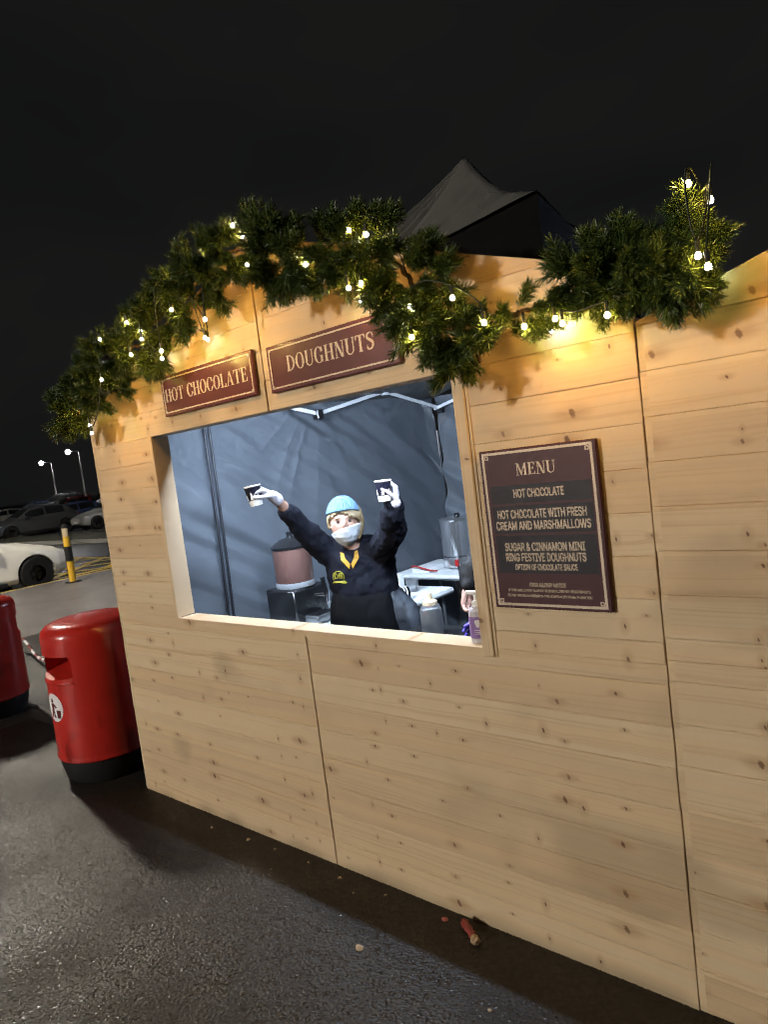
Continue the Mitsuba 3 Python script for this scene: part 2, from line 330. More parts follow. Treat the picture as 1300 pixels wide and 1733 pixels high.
kerb = setting('kerb', box(RX - .005, RX + .115, -40, -6.0, -.30, -.004), 'concrete')
for i in range(22): setting('kerb_stone', box(RX, RX + .12, -6 + i * .92 + .004, -6 + (i + 1) * .92 - .004, -.30, .002, .012), 'concrete', parent=kerb)
setting('yellow_line', cat([sheet(RX - .34, RX - .20, -20, 40, -.122), sheet(RX + .01, RX + .10, -20, 40, .0055)]), 'yellow_paint')
def stroke(a, b, w, z=-.121):
    a, b = V(*a), V(*b); d = (b - a) / np.linalg.norm(b - a); n = V(-d[1], d[0]) * w / 2
    q = np.array([[*(a - n), z], [*(b - n), z], [*(b + n), z], [*(a + n), z]])
    return trimesh.Trimesh(q, [[0, 1, 2], [0, 2, 3]], process=False)
hx0, hx1, hy0, hy1 = -17.2, -12.0, 4.9, 7.4
hatch = [stroke((hx0, hy0), (hx1, hy0), .22), stroke((hx0, hy1), (hx1, hy1), .22), stroke((hx0, hy0), (hx0, hy1), .22), stroke((hx1, hy0), (hx1, hy1), .22)]
for k, x in enumerate(np.arange(hx0, hx1, 1.3)): hatch += [stroke((x, hy0 + .08), (min(x + 2.4, hx1), hy0 + .08 + (min(x + 2.4, hx1) - x)), .2, -.1175), stroke((x, hy1 - .08), (min(x + 2.4, hx1), hy1 - .08 - (min(x + 2.4, hx1) - x)), .2, -.1135)]
setting('road_marking', cat(hatch), 'yellow_paint')
setting('far_kerb', box(-60, -6, 10.3, 10.45, -.2, .01, .02), 'concrete')
setting('verge', box(-60, -6, 10.45, 12.6, -.25, .0), 'grass_verge')
setting('parking_line', cat([stroke((-45 + 2.7 * i, 13.2), (-45 + 2.7 * i, 17.8), .1, -.122) for i in range(14)]), 'sticker_white')

# ------------------------------------------------------------------ the timber huts
def board(poly, y=0.0, thick=.018, ch=.0014):
    c = np.array(poly.exterior.coords)[:-1]
    inner = poly.buffer(-ch, join_style=2)
    ci = np.array(inner.exterior.coords)[:-1] if inner.geom_type == 'Polygon' and not inner.is_empty else None
    if ci is None or len(ci) != len(c): return on_wall(trimesh.creation.extrude_polygon(poly, thick, engine='earcut'), 0, y + thick, 0)
    if Polygon(c).exterior.is_ccw is False: c = c[::-1]
    if Polygon(ci).exterior.is_ccw is False: ci = ci[::-1]
    k = np.argmin(np.linalg.norm(ci - c[0], axis=1)); ci = np.roll(ci, -k, axis=0)
    n = len(c)
    v = np.vstack([np.c_[ci[:, 0], np.full(n, y), ci[:, 1]], np.c_[c[:, 0], np.full(n, y + ch * 1.1), c[:, 1]], np.c_[c[:, 0], np.full(n, y + thick), c[:, 1]]])
    f = [[0, i, i + 1] for i in range(1, n - 1)] + [[2 * n, 2 * n + i + 1, 2 * n + i] for i in range(1, n - 1)]
    for r in (0, n):
        for i in range(n):
            j = (i + 1) % n; f += [[r + i, r + n + i, r + n + j], [r + i, r + n + j, r + j]]
    m = trimesh.Trimesh(v, f, process=False); m.fix_normals(); return m
WX0, WX1, WZ0, WZ1, TRX = .567, 2.276, .985, 1.857, 2.320
hut = thing('wooden_hut', 'pale pine board market hut with a serving hatch and a gable hung with garland', 'market hut', 'timber market huts side by side')
gable = Polygon([(0, 0), (2.842, 0), (2.842, 2.022), (1.42, 2.52), (0, 2.022)])
rows = sorted({round(TOPROW - k * PITCH, 4) for k in range(-6, 17)} | {WZ0})
rows[0] = -.005
def cladding(parent, shape, columns, dy=0.0, skip=()):
    for z0, z1 in zip(rows[:-1], rows[1:]):
        for (x0, x1, za, zb) in columns:
            if z0 < za - 1e-6 or z1 > zb + 1e-6: continue
            j0, j1 = rng.normal(0, .0012, 2)
            for g in geoms(shape.intersection(sbox(x0 + abs(j0), z0 + .0002, x1 - abs(j1), z1 - .0002))):
                if g.area < 4e-4: continue
                put(parent, 'wall_board', board(Polygon(np.round(np.array(g.exterior.coords), 5)), dy + rng.normal(0, .0006)), 'pine_board')
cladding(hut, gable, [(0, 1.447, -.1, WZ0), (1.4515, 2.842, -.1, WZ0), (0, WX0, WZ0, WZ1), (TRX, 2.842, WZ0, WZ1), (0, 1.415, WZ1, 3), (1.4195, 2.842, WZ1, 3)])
bk = gable.buffer(-.012).difference(sbox(WX0 - .01, WZ0 - .02, WX1 + .01, WZ1 + .005))
put(hut, 'backing_sheet', on_wall(extrude(bk, .004), 0, .030, 0), 'black_backing')
put(hut, 'window_trim', box(WX1 + .001, TRX - .001, -.010, .012, .958, WZ1 + .0, .003), 'pine_upright', 30)
put(hut, 'window_trim', box(TRX + .001, TRX + .010, -.005, .0, .958, WZ1, .002), 'pine_upright', 30)
put(hut, 'window_jamb', box(WX0 - .022, WX0, -.004, .092, WZ0 + .001, WZ1 - .001, .003), 'pine_upright', 30)
put(hut, 'window_jamb', box(WX1 - .0, WX1 + .022, .014, .092, WZ0, WZ1 - .001, .003), 'pine_upright', 30)
put(hut, 'sill', box(WX0, WX1, .001, .10, WZ0 - .03, WZ0, .003), 'pine_board', 30)
put(hut, 'lintel', box(WX0 - .02, WX1 + .02, .019, .092, WZ1 + .001, WZ1 + .04, .003), 'pine_board', 30)
for x in (.03, 1.40, 2.80): put(hut, 'frame_post', box(x - .03, x + .03, .036, .092, 0, 1.9 if x != 1.40 else .94, .003), 'pine_upright', 30)
hut2 = thing('wooden_hut', 'pine board market hut without a hatch, joined to the serving hut', 'market hut', 'timber market huts side by side')
gable2 = Polygon([(2.8430, 0), (5.69, 0), (5.69, 1.88), (4.27, 2.307), (2.8430, 1.88)])
rows = [round(r + .013, 4) for r in rows]; rows[0] = -.003
cladding(hut2, gable2, [(2.8430, 4.266, -.1, 9), (4.27, 5.69, -.1, 9)], .002)
put(hut2, 'backing_sheet', on_wall(extrude(gable2.buffer(-.012), .004), 0, .034, 0), 'black_backing')
for x in (2.88, 4.27, 5.65): put(hut2, 'frame_post', box(x - .03, x + .03, .04, .096, 0, 1.85, .003), 'pine_upright', 30)

# ------------------------------------------------------------------ lettering
def serif_glyph(ch):
    S, t, sv = .155, .055, .05
    def stem(x, w=S, top=True, bot=True, h=1.0):
        p = [sbox(x, 0, x + w, h)]
        if bot: p.append(Polygon([(x - .065, 0), (x + w + .065, 0), (x + w + .065, .03), (x + w, .07), (x, .07), (x - .065, .03)]))
        if top: p.append(Polygon([(x - .065, h), (x + w + .065, h), (x + w + .065, h - .03), (x + w, h - .07), (x, h - .07), (x - .065, h - .03)]))
        return unary_union(p)
    def ell(cx, cy, rx, ry): return affinity.scale(Point(cx, cy).buffer(1, 24), rx, ry)
    ring = lambda: ell(.36, .5, .36, .52).difference(ell(.36, .5, .20, .475))
    if ch == 'H': return unary_union([stem(.07), stem(.52), sbox(.15, .48, .6, .48 + t)]), .76
    if ch == 'O': return ring(), .74
    if ch == 'T': return unary_union([stem(.265, top=False), sbox(.0, 1 - t, .685, 1), Polygon([(0, 1), (.0, .74), (.035, .74), (.10, 1)]), Polygon([(.685, 1), (.685, .74), (.65, .74), (.585, 1)])]), .70
    if ch in 'CG':
        s = ring().difference(Polygon([(.40, .34), (.9, .30), (.9, .70), (.40, .66)]))
        s = unary_union([s, Polygon([(.62, .98), (.655, .98), (.655, .66), (.625, .66), (.55, .90)])])
        if ch == 'C': return unary_union([s, Polygon([(.58, .12), (.66, .30), (.63, .32), (.52, .14)])]), .70
        return unary_union([s, sbox(.50, .04, .655, .42), sbox(.43, .40, .72, .45)]), .76
    if ch == 'L': return unary_union([stem(.07), sbox(.1, 0, .57, t), Polygon([(.57, 0), (.57, .28), (.535, .28), (.44, 0)])]), .60
    if ch == 'E': return unary_union([stem(.07), sbox(.1, 0, .58, t), sbox(.1, 1 - t, .56, 1), sbox(.2, .48, .46, .48 + t), sbox(.43, .38, .46, .65), Polygon([(.58, 0), (.58, .27), (.545, .27), (.46, 0)]), Polygon([(.56, 1), (.56, .75), (.525, .75), (.44, 1)])]), .63
    if ch == 'A': return unary_union([Polygon([(.06, 0), (.115, 0), (.37, .92), (.33, 1)]), Polygon([(.50, 0), (.68, 0), (.42, 1), (.33, 1)]).union(Polygon([(.33, 1), (.42, 1), (.68, 0), (.51, 0)])), sbox(.17, .30, .55, .30 + t), sbox(-.02, 0, .20, .045), sbox(.44, 0, .76, .045)]), .75
    if ch == 'D': return unary_union([stem(.07), ell(.25, .5, .44, .5).difference(ell(.25, .5, .285, .45)).intersection(sbox(.2, -.1, 1, 1.1)), sbox(.1, 0, .28, t), sbox(.1, 1 - t, .28, 1)]), .73
    if ch == 'U':
        arc = ell(.355, .33, .285, .35).difference(ell(.375, .33, .195, .285)).intersection(sbox(0, -.1, 1, .34))
        return unary_union([sbox(.07, .32, .225, 1), sbox(.575, .32, .64, 1), arc, sbox(.0, .95, .30, 1), sbox(.50, .95, .72, 1)]), .74
    if ch == 'N': return unary_union([sbox(.10, 0, .155, 1), sbox(.60, 0, .655, 1), Polygon([(.08, 1), (.24, 1), (.655, 0), (.62, 0), (.50, 0)]), sbox(.01, 0, .25, .045), sbox(.51, .955, .74, 1), sbox(.0, .955, .2, 1)]), .76
    if ch == 'M': return unary_union([sbox(.09, 0, .14, 1), sbox(.70, 0, .855, 1), Polygon([(.07, 1), (.24, 1), (.50, .12), (.43, 0)]), Polygon([(.42, .05), (.46, 0), (.78, 1), (.70, 1)]), sbox(.01, 0, .23, .045), sbox(.63, 0, .93, .045), sbox(.0, .955, .2, 1), sbox(.75, .955, .93, 1)]), .96
    if ch == 'S':
        pts = spline([(.50, .80), (.40, .95), (.26, .965), (.13, .88), (.12, .72), (.28, .56), (.44, .44), (.48, .26), (.38, .07), (.22, .03), (.08, .16)], 60)
        w = .035 + .045 * np.exp(-((np.linspace(0, 1, 60) - .52) / .25) ** 2)
        s = unary_union([Point(p).buffer(r, 6) for p, r in zip(pts, w)])
        return unary_union([s.buffer(.005), sbox(.485, .70, .52, .98), sbox(.05, .02, .085, .31)]), .60
    return None, .32
def serif(text, height, width=None):
    x, parts = 0.0, []
    for ch in text:
        g, adv = serif_glyph(ch)
        if g is not None: parts.append(affinity.translate(g, x, 0))
        x += adv + .05
    s = unary_union(parts); x0, y0, x1, y1 = s.bounds
    return affinity.scale(affinity.translate(s, -x0, 0), (width / (x1 - x0)) if width else height, height, origin=(0, 0))
def sans(text, height, width, depth=.0012, bold=True):
    m = meshkit.text_mesh(text, height, depth, bold); b = m.bounds
    m.apply_translation((-b[0][0], 0, 0)); m.apply_scale(1.0)
    M = np.eye(4); M[0, 0] = width / (b[1][0] - b[0][0]); m.apply_transform(M); return m
def ringline(x0, x1, z0, z1, w): return sbox(x0, z0, x1, z1).difference(sbox(x0 + w, z0 + w, x1 - w, z1 - w))
def sign(name, label, x0, x1, z0, z1, text, tx0, tx1, tz0, th, tilt=0.0):
    k = thing(name, label, 'sign', 'maroon signs above the hatch')
    def tl(m): 
        m.apply_transform(trimesh.transformations.rotation_matrix(tilt, (0, 1, 0), (x0, 0, z0))); return m
    put(k, 'board', tl(box(x0, x1, -.018, -.004, z0, z1, .003)), 'maroon_sign', 30)
    put(k, 'border', tl(on_wall(extrude(ringline(x0 + .013, x1 - .013, z0 + .013, z1 - .013, .0055), .0012), 0, -.0182, 0)), 'sign_cream')
    put(k, 'lettering', tl(on_wall(extrude(serif(text, th, tx1 - tx0), .0014), tx0, -.0182, tz0)), 'sign_cream')
    for x in (x0 + .021, x1 - .021):
        for z in (z0 + .021, z1 - .021): put(k, 'screw', tl(on_wall(trimesh.creation.cylinder(.0042, .004, sections=10), x, -.0195, z)), 'steel')
sign('hut_sign', 'narrow maroon sign with cream border reading HOT CHOCOLATE', .737, 1.383, 1.927, 2.104, 'HOT CHOCOLATE', .764, 1.340, 1.988, .056)
sign('hut_sign', 'wide maroon sign with cream border reading DOUGHNUTS', 1.467, 2.102, 1.917, 2.091, 'DOUGHNUTS', 1.574, 2.003, 1.983, .056)
k = thing('menu_board', 'upright dark maroon menu board with cream border and navy bands beside the hatch', 'menu board')
put(k, 'board', box(2.354, 2.720, -.020, -.004, 1.124, 1.601, .003), 'maroon_dark', 30)
put(k, 'border', on_wall(extrude(unary_union([ringline(2.364, 2.709, 1.133, 1.594, .0075), *[ringline(a, a + .012, b, b + .012, .003) for a in (2.373, 2.688) for b in (1.142, 1.573)]]), .0012), 0, -.0202, 0), 'menu_cream')
for z0, z1 in ((1.441, 1.494), (1.352, 1.433), (1.232, 1.344)): put(k, 'band', box(2.382, 2.695, -.0212, -.0198, z0, z1), 'menu_navy')
def line(name, mesh, x, z): put(k, name, on_wall(mesh, x, -.0214, z), 'menu_cream')
line('heading', extrude(serif('MENU', .035, .124), .001), 2.474, 1.521)
for t, h, x0, x1, z in (('HOT CHOCOLATE', .0235, 2.458, 2.616, 1.457), ('HOT CHOCOLATE WITH FRESH', .0245, 2.397, 2.676, 1.396), ('CREAM AND MARSHMALLOWS', .0245, 2.389, 2.685, 1.362), ('SUGAR & CINNAMON MINI', .0235, 2.410, 2.661, 1.299),
                        ('RING FESTIVE DOUGHNUTS', .0235, 2.410, 2.661, 1.268), ('OPTION OF CHOCOLATE SAUCE', .017, 2.437, 2.633, 1.242), ('FOOD ALLERGY NOTICE', .0115, 2.478, 2.592, 1.192),
                        ('IF YOU HAVE A FOOD ALLERGY OR SPECIAL DIETARY REQUIREMENTS', .0072, 2.406, 2.663, 1.177), ('PLEASE INFORM A MEMBER OF THE HOSPITALITY TEAM. THANK YOU', .0072, 2.402, 2.667, 1.161)):
    line('lettering', sans(t, h, x1 - x0, .001), x0, z)

# ------------------------------------------------------------------ pop-up gazebo behind the hut
gz = thing('gazebo', 'black pop up gazebo with peaked roof and white trusses standing behind the hut', 'gazebo')
GX0, GX1, GY0, GY1, EAVE, APEX = .10, 2.96, .11, 3.0, 2.06, V(1.52, 1.52, 3.16)
CORN = np.array([[[.10, .11, 2.06], [.10, 3.0, 2.06]], [[2.34, .60, 2.50], [1.95, 2.75, 2.48]]])
def canopy(u, v):
    a, b = 2 * u - 1, 2 * v - 1
    r = np.maximum(np.abs(a), np.abs(b)); q = np.maximum(r, 1e-6)
    s, t = (a / q + 1) / 2, (b / q + 1) / 2
    E = sum(CORN[i, j] * ((s if i else 1 - s) * (t if j else 1 - t))[..., None] for i in (0, 1) for j in (0, 1))
    mid = 1 - np.minimum(np.abs(a), np.abs(b)) / q
    P = APEX + (E - APEX) * r[..., None]
    ang = np.arctan2(b, a)
    P[..., 2] = E[..., 2] + (APEX[2] - E[..., 2]) * (1 - r) * (1 - .52 * r) - .16 * (1 - (1 - mid) ** 2) * r * (1 - r) + .085 * np.abs(np.sin(ang * 7 + 2.2 * np.sin(ang * 3))) * r * (1.15 - r) + .02 * (meshkit.fbm(P * V(5, 5, 2), 3) - .5)
    return P
put(gz, 'canopy', grid(canopy, 141, 141), 'fabric_black_roof', True)
def hanging(a, b):
    return grid(lambda u, v: np.stack([a[i] + (b[i] - a[i]) * u for i in (0, 1)] + [(a[2] + (b[2] - a[2]) * u - .004) * (1 - v) + 2.035 * v], -1), 40, 5)
put(gz, 'valance', hanging(CORN[0, 0], CORN[1, 0]), 'black_backing', True)
put(gz, 'valance', hanging(CORN[1, 0], CORN[1, 1]), 'black_backing', True)
put(gz, 'roof_liner', grid(lambda u, v: np.stack([GX0 + 2.2 * u, .12 + 2.9 * v, 2.02 + .30 * np.sqrt(v) + .02 * np.sin(u * 9) * v], -1), 30, 20), 'liner_grey', True)
def folds(s, h, seed):
    """depth of a tent wall at s metres along and h metres up: swags from the top corners, small crinkles"""
    d = np.zeros_like(s)
    for (ax, ah, n, amp, lo) in ((.30, 2.35, 19, .020, .35), (1.55, 2.25, 11, .012, .3), (2.95, 2.3, 9, .010, .35)):
        th, r = np.arctan2(s - ax, ah - h), np.hypot(s - ax, ah - h)
        w = meshkit.noise(np.stack([th * 1.7, r * .9, r * 0 + ax], -1), seed)
        ph = th * n + 3.2 * w + .5 * r
        rg = meshkit.noise(np.stack([th * n * .42 + ax * 9, r * .75, r * 0], -1), seed + 7)
        d += amp * (.25 * (1 - np.abs(np.sin(ph))) ** 2.2 + .95 * (1 - np.abs(2 * rg - 1)) ** 2.5) * np.clip((r - .08) / .5, 0, 1) * np.exp(-r * .55) * (.4 + meshkit.noise(np.stack([th * 5, r * 1.3, r * 0], -1), seed + 1))
    q = np.stack([s * 3.0 + h * 1.6, h * 1.2 - s * .5, s * 0], -1)
    d += .030 * (meshkit.fbm(q, 3, seed + 2) - .5)
    sag = meshkit.noise(np.stack([(s * .9 + h * 1.25) * 5.0, (h - s * .6) * .8, s * 0], -1), seed + 4)
    sag2 = meshkit.noise(np.stack([(s * .75 + h * 1.3) * 11.0 + 3, (h - s * .6) * 1.1, s * 0], -1), seed + 6)
    d += .072 * (sag - .5) + .040 * (sag2 - .5) * np.clip(1.4 - s * .5, .2, 1)
    d += .010 * np.abs(meshkit.fbm(np.stack([s * 11, h * 6, s * 0], -1), 3, seed + 3) - .5) * np.clip((h - 1.3) * 1.6, .15, 1)
    return d
def side_wall(u, v):
    y, z = .03 + (GY1 - .03) * u, .02 + 2.10 * v
    return np.stack([GX0 + folds(y, z, 11) - .02, y, z], -1)
put(gz, 'side_wall', grid(side_wall, 260, 190), 'tent_wall_cloth', True)
put(gz, 'side_wall', grid(lambda u, v: np.stack([GX1 - folds(.03 + 2.9 * u, 2.1 * v, 31) + .02, .12 + (GY1 - .12) * u, .02 + 1.80 * v], -1), 90, 70), 'tent_wall_cloth', True)
put(gz, 'back_wall', grid(lambda u, v: np.stack([GX0 + (GX1 - GX0) * u, GY1 - folds(2.9 * u, 2.1 * v, 23) + .02, .02 + 2.06 * v], -1), 120, 80), 'tent_wall_cloth', True)
zz = np.linspace(.03, 2.08, 60)
for dy in (0, .035):
    yy = .56 + .05 * (zz / 2.0) + dy + .003 * np.sin(zz * 2)
    put(gz, 'zip_strip', tube(np.stack([GX0 + .042 + .012 * np.sin(zz * 1.5), yy, zz], -1), .0085, 6), 'seam_black', True)
for (x, y) in ((GX0 - .06, GY1 + .06), (GX1 + .06, GY1 + .06), (GX1 + .06, GY0 + .05), (GX0 - .06, GY0 + .03)): put(gz, 'leg', box(x - .018, x + .018, y - .018, y + .018, 0, 1.80, .004), 'grey_metal', 30)
def bar(a, b, w=.017, h=.026, m='white_metal', name='truss_bar'):
    d, s, t = frame(V(*b) - V(*a)); L = np.linalg.norm(V(*b) - V(*a))
    put(gz, name, orient(box(0, L, -w / 2, w / 2, -h / 2, h / 2, .004), V(*a), d, s, t), m, 30)
X = GX0 + .075
ys = [.06, .79, 1.52, 2.25, 2.97]
for i in range(4):
    lo, hi = (1.972, 2.118)
    bar((X, ys[i], lo if i % 2 == 0 else hi), (X, ys[i + 1], hi if i % 2 == 0 else lo))
xs = [.14, .82, 1.52, 2.22, 2.93]
for i in range(4): bar((xs[i], GY1 - .08, 1.972 if i % 2 == 0 else 2.118), (xs[i + 1], GY1 - .08, 2.118 if i % 2 == 0 else 1.972))
for y in (1.52, 2.96): put(gz, 'bracket', box(X - .03, X + .025, y - .03, y + .03, 1.935, 2.00, .008), 'black_plastic', 30)
put(gz, 'bracket', box(X - .02, X + .025, 2.22, 2.28, 2.09, 2.145, .008), 'white_metal', 30)
# lights of the stall: two battens under the canopy behind the gable
for x, w_ in ((.95, 'left'), (1.95, 'right')):
    lt = thing('ceiling_light', f'white strip light under the canopy above the {w_} half of the hatch', 'strip light', 'strip lights under the canopy')
    put(lt, 'housing', orient(box(-.32, .32, -.045, .045, -.004, .05, .004), V(x, .2035, 1.970), V(1, 0, 0), V(0, .5, .866), V(0, -.866, .5)), 'white_plastic', 30)
    put(lt, 'diffuser', orient(trimesh.Trimesh([[-.3, -.035, 0], [.3, -.035, 0], [.3, .035, 0], [-.3, .035, 0]], [[0, 2, 1], [0, 3, 2]], process=False), V(x, .212, 1.965), V(1, 0, 0), V(0, .5, .866), V(0, -.866, .5)), 'white_plastic', False, emitter=glow((.80, .97, 1.22), INSIDE, 3))

# ------------------------------------------------------------------ inside: tables and kit
def folding_table(label, x0, x1, y0, y1, z=.74):
    t = thing('folding_table', label, 'table', 'white folding tables in the stall')
    put(t, 'top', box(x0, x1, y0, y1, z - .042, z, .016), 'table_white', 40)
    for x in (x0 + .08, x1 - .08):
        for y in (y0 + .12, y1 - .12): put(t, 'leg', rod((x, y, z - .04), (x, y + (.03 if y > (y0 + y1) / 2 else -.03), 0), .013), 'grey_metal', 40)
    return t
folding_table('white folding table holding the hot chocolate dispenser and cup lids', .25, .93, .62, 1.79)
folding_table('white folding table at the back carrying the steel water boiler', .14, .98, 2.12, 2.72, .74)
dp = thing('drink_dispenser', 'black hot chocolate dispenser with full brown tank and chrome tap on the near table end', 'drink dispenser')
cx, cy = .455, .865
put(dp, 'base', box(cx - .13, cx + .12, cy - .135, cy + .135, .742, .945, .02), 'black_plastic', 40)
put(dp, 'drip_tray', box(cx + .12, cx + .235, cy - .08, cy + .08, .745, .79, .01), 'grey_metal', 40)
put(dp, 'grille', cat([box(cx + .135, cx + .225, cy - .07 + i * .02, cy - .062 + i * .02, .79, .795) for i in range(8)]), 'black_plastic', kind='stuff')
put(dp, 'collar', lathe([(.0, .945), (.115, .945), (.118, .96), (.112, .975), (0, .975)], 40, (cx, cy, 0)), 'collar_grey', 40)
put(dp, 'tank', lathe([(0, .972), (.108, .972), (.111, .98), (.113, 1.165), (.108, 1.178), (0, 1.178)], 48, (cx, cy, 0)), 'chocolate', 40)
put(dp, 'lid', lathe([(0, 1.172), (.117, 1.172), (.119, 1.185), (.10, 1.20), (.065, 1.222), (.02, 1.233), (.016, 1.245), (.018, 1.262), (.010, 1.266), (0, 1.266)], 40, (cx, cy, 0)), 'black_plastic', 40)
tap = put(dp, 'tap', cat([rod((cx + .11, cy + .03, .885), (cx + .19, cy + .06, .885), .012), rod((cx + .185, cy + .058, .905), (cx + .185, cy + .058, .835), .016, r2=.010)]), 'chrome', 40)
put(tap, 'handle', rod((cx + .185, cy + .058, .905), (cx + .175, cy + .05, .985), .010, r2=.014), 'black_plastic', 40)
bo = thing('water_boiler', 'tall polished steel water boiler standing on the back table', 'water boiler')
bx, by = .60, 2.37
put(bo, 'body', lathe([(0, .765), (.118, .765), (.122, .80), (.122, 1.10), (.118, 1.108), (0, 1.108)], 48, (bx, by, 0)), 'steel', 30)
put(bo, 'lid', lathe([(0, 1.10), (.126, 1.10), (.128, 1.112), (.115, 1.122), (0, 1.128)], 40, (bx, by, 0)), 'steel', 30)
put(bo, 'knob', lathe([(0, 1.125), (.018, 1.125), (.022, 1.145), (.012, 1.155), (0, 1.155)], 16, (bx + .03, by - .02, 0)), 'black_plastic', 30)
put(bo, 'seam_band', lathe([(.1225, .835), (.1245, .837), (.1245, .845), (.1225, .847)], 40, (bx, by, 0)), 'chrome', 30)
put(bo, 'indicator', box(bx + .04, bx + .065, by - .135, by - .11, .775, .825, .004), 'red_light', 30)
for a in (-.9, -.3, .3): put(bo, 'foot', lathe([(0, .741), (.014, .741), (.016, .77), (0, .77)], 12, (bx + .10 * math.cos(a), by + .10 * math.sin(a) - .03, 0)), 'black_plastic', 30)
put(bo, 'tap', cat([rod((bx + .10, by - .06, .82), (bx + .155, by - .10, .82), .010), rod((bx + .15, by - .095, .835), (bx + .15, by - .095, .78), .012)]), 'chrome', 40)
bx2 = thing('napkin_box', 'white plastic napkin box with a handle on the table behind the lids', 'box')
put(bx2, 'box', box(.42, .62, 1.52, 1.68, .742, .845, .018), 'white_plastic', 40)
put(bx2, 'handle', tube([(.45, 1.60, .84), (.47, 1.60, .885), (.57, 1.60, .885), (.60, 1.60, .84)], .011), 'white_plastic', True)
put(bx2, 'latch', box(.515, .535, 1.505, 1.525, .80, .825, .004), 'black_plastic', 30)
lid = thing('lid_stack', 'stack of white ribbed cup lids lying on its side at the table edge', 'cup lids')
d = V(.52, .85, 0); d /= np.linalg.norm(d); st = V(.72, 1.24, .783)
for i in range(13):
    a = st + d * i * .0165
    put(lid, 'lid', orient(lathe([(0, 0), (.037, 0), (.040, .003), (.040, .0065), (.033, .009), (0, .009)], 20), a, *[frame(d)[j] for j in (1, 2, 0)]), 'white_plastic', 30)
put(lid, 'sleeve', orient(lathe([(.036, -.002), (.036, .222)], 20), st, *[frame(d)[j] for j in (1, 2, 0)]), 'dull_black', 30)
solo('plastic_tub', lathe([(0, .742), (.034, .742), (.043, .82), (.045, .822), (.041, .819), (.032, .747), (0, .747)], 28, (.72, 1.62, 0)), 'clear_plastic', 'small clear plastic tub on the table beside the lids', 'tub', 40)
solo('paper_pack', box(.30, .46, 2.15, 2.35, .742, .775, .006), 'white_plastic', 'white paper pack lying on the back table beside the boiler', 'paper pack', 30)
solo('cable', tube(spline([(.30, 2.16, .785), (.40, 2.13, .79), (.48, 2.15, .765), (.50, 2.2, .752)], 24), .006), 'red_cloth', 'red cable lying over the paper pack on the back table', 'cable', True)
wb = thing('spray_bottle', 'small white bottle standing behind the woman on the table', 'bottle')
put(wb, 'body', lathe([(0, .742), (.028, .742), (.03, .80), (.026, .86), (.012, .885), (0, .885)], 20, (.34, 1.42, 0)), 'white_plastic', 40)
put(wb, 'cap', lathe([(0, .885), (.013, .885), (.013, .92), (0, .92)], 16, (.34, 1.42, 0)), 'white_plastic', 40)
cr = thing('crate', 'black plastic crate under the table behind the hatch, hidden by the boards', 'crate')
for (a, b, c_, e) in ((1.45, 1.80, .45, .47), (1.45, 1.80, .73, .75), (1.45, 1.47, .47, .73), (1.78, 1.80, .47, .73)): put(cr, 'side_panel', box(a, b, c_, e, .0, .79, .006), 'dull_black', 30)
put(cr, 'top', box(1.45, 1.80, .45, .75, .79, .81, .006), 'dull_black', 30)
b2 = thing('pump_bottle', 'large clear pump bottle with pale cap standing behind the hatch below the table', 'pump bottle')
put(b2, 'body', lathe([(0, .812), (.048, .812), (.050, .83), (.050, .925), (.040, .945), (.018, .952), (.018, .947), (.036, .94), (.046, .922), (.046, .83), (0, .818)], 32, (1.625, .6, 0)), 'clear_plastic', 40)
put(b2, 'liquid', lathe([(0, .82), (.0445, .82), (.0445, .90), (0, .90)], 24, (1.625, .6, 0)), 'glove_clear', 40)
put(b2, 'cap', lathe([(0, .948), (.034, .948), (.034, .962), (.016, .972), (.012, .998), (0, .998)], 24, (1.625, .6, 0)), 'litter_paper', 40)
sb = thing('pump_bottle', 'sanitiser pump bottle with purple label at the right end of the sill', 'pump bottle')
sx, sy, s0 = 2.232, .052, WZ0
put(sb, 'body', lathe([(0, 0), (.025, 0), (.0275, .006), (.0275, .098), (.022, .113), (.011, .12), (0, .12)], 32, (sx, sy, s0 + .001)), 'glove_clear', 40)
put(sb, 'label', lathe([(.0279, .018), (.0282, .019), (.0282, .088), (.0279, .089)], 40, (sx, sy, s0)), 'label_purple', 40)
put(sb, 'pump', cat([lathe([(0, .118), (.012, .118), (.012, .136), (.005, .138), (.005, .160), (0, .160)], 16, (sx, sy, s0)), box(sx - .032, sx + .009, sy - .010, sy + .006, s0 + .158, s0 + .172, .005)]), 'white_plastic', 40)
fa = V(.66, -.75, 0); fr = V(.75, .66, 0)
shield = Polygon([(-.010, .012), (0, .0145), (.010, .012), (.010, .002), (.006, -.008), (0, -.013), (-.006, -.008), (-.010, .002)])
def wrap(shape, r, cxy, z, ang0, depth=.0006, seg=.004):
    """a flat shape laid round an upright cylinder, centred at the bearing ang0"""
    m = extrude(shape, depth)
    m = m.subdivide_to_size(seg)
    v = np.asarray(m.vertices); th = ang0 + v[:, 0] / r
    m.vertices = np.stack([cxy[0] + (r + v[:, 2]) * np.cos(th), cxy[1] + (r + v[:, 2]) * np.sin(th), z + v[:, 1]], 1); return m
put(sb, 'emblem', wrap(shield, .0284, (sx, sy), s0 + .066, math.atan2(-.75, .5)), 'sticker_white')
put(sb, 'lettering', wrap(unary_union([sbox(-.013, i * -.006, .013, i * -.006 + .0022) for i in range(3)]), .0284, (sx, sy), s0 + .044, math.atan2(-.75, .5)), 'sticker_white')
bag = spline([(.955, 1.20, .72), (.985, 1.22, .62), (.99, 1.24, .45), (.97, 1.25, .30)], 12)
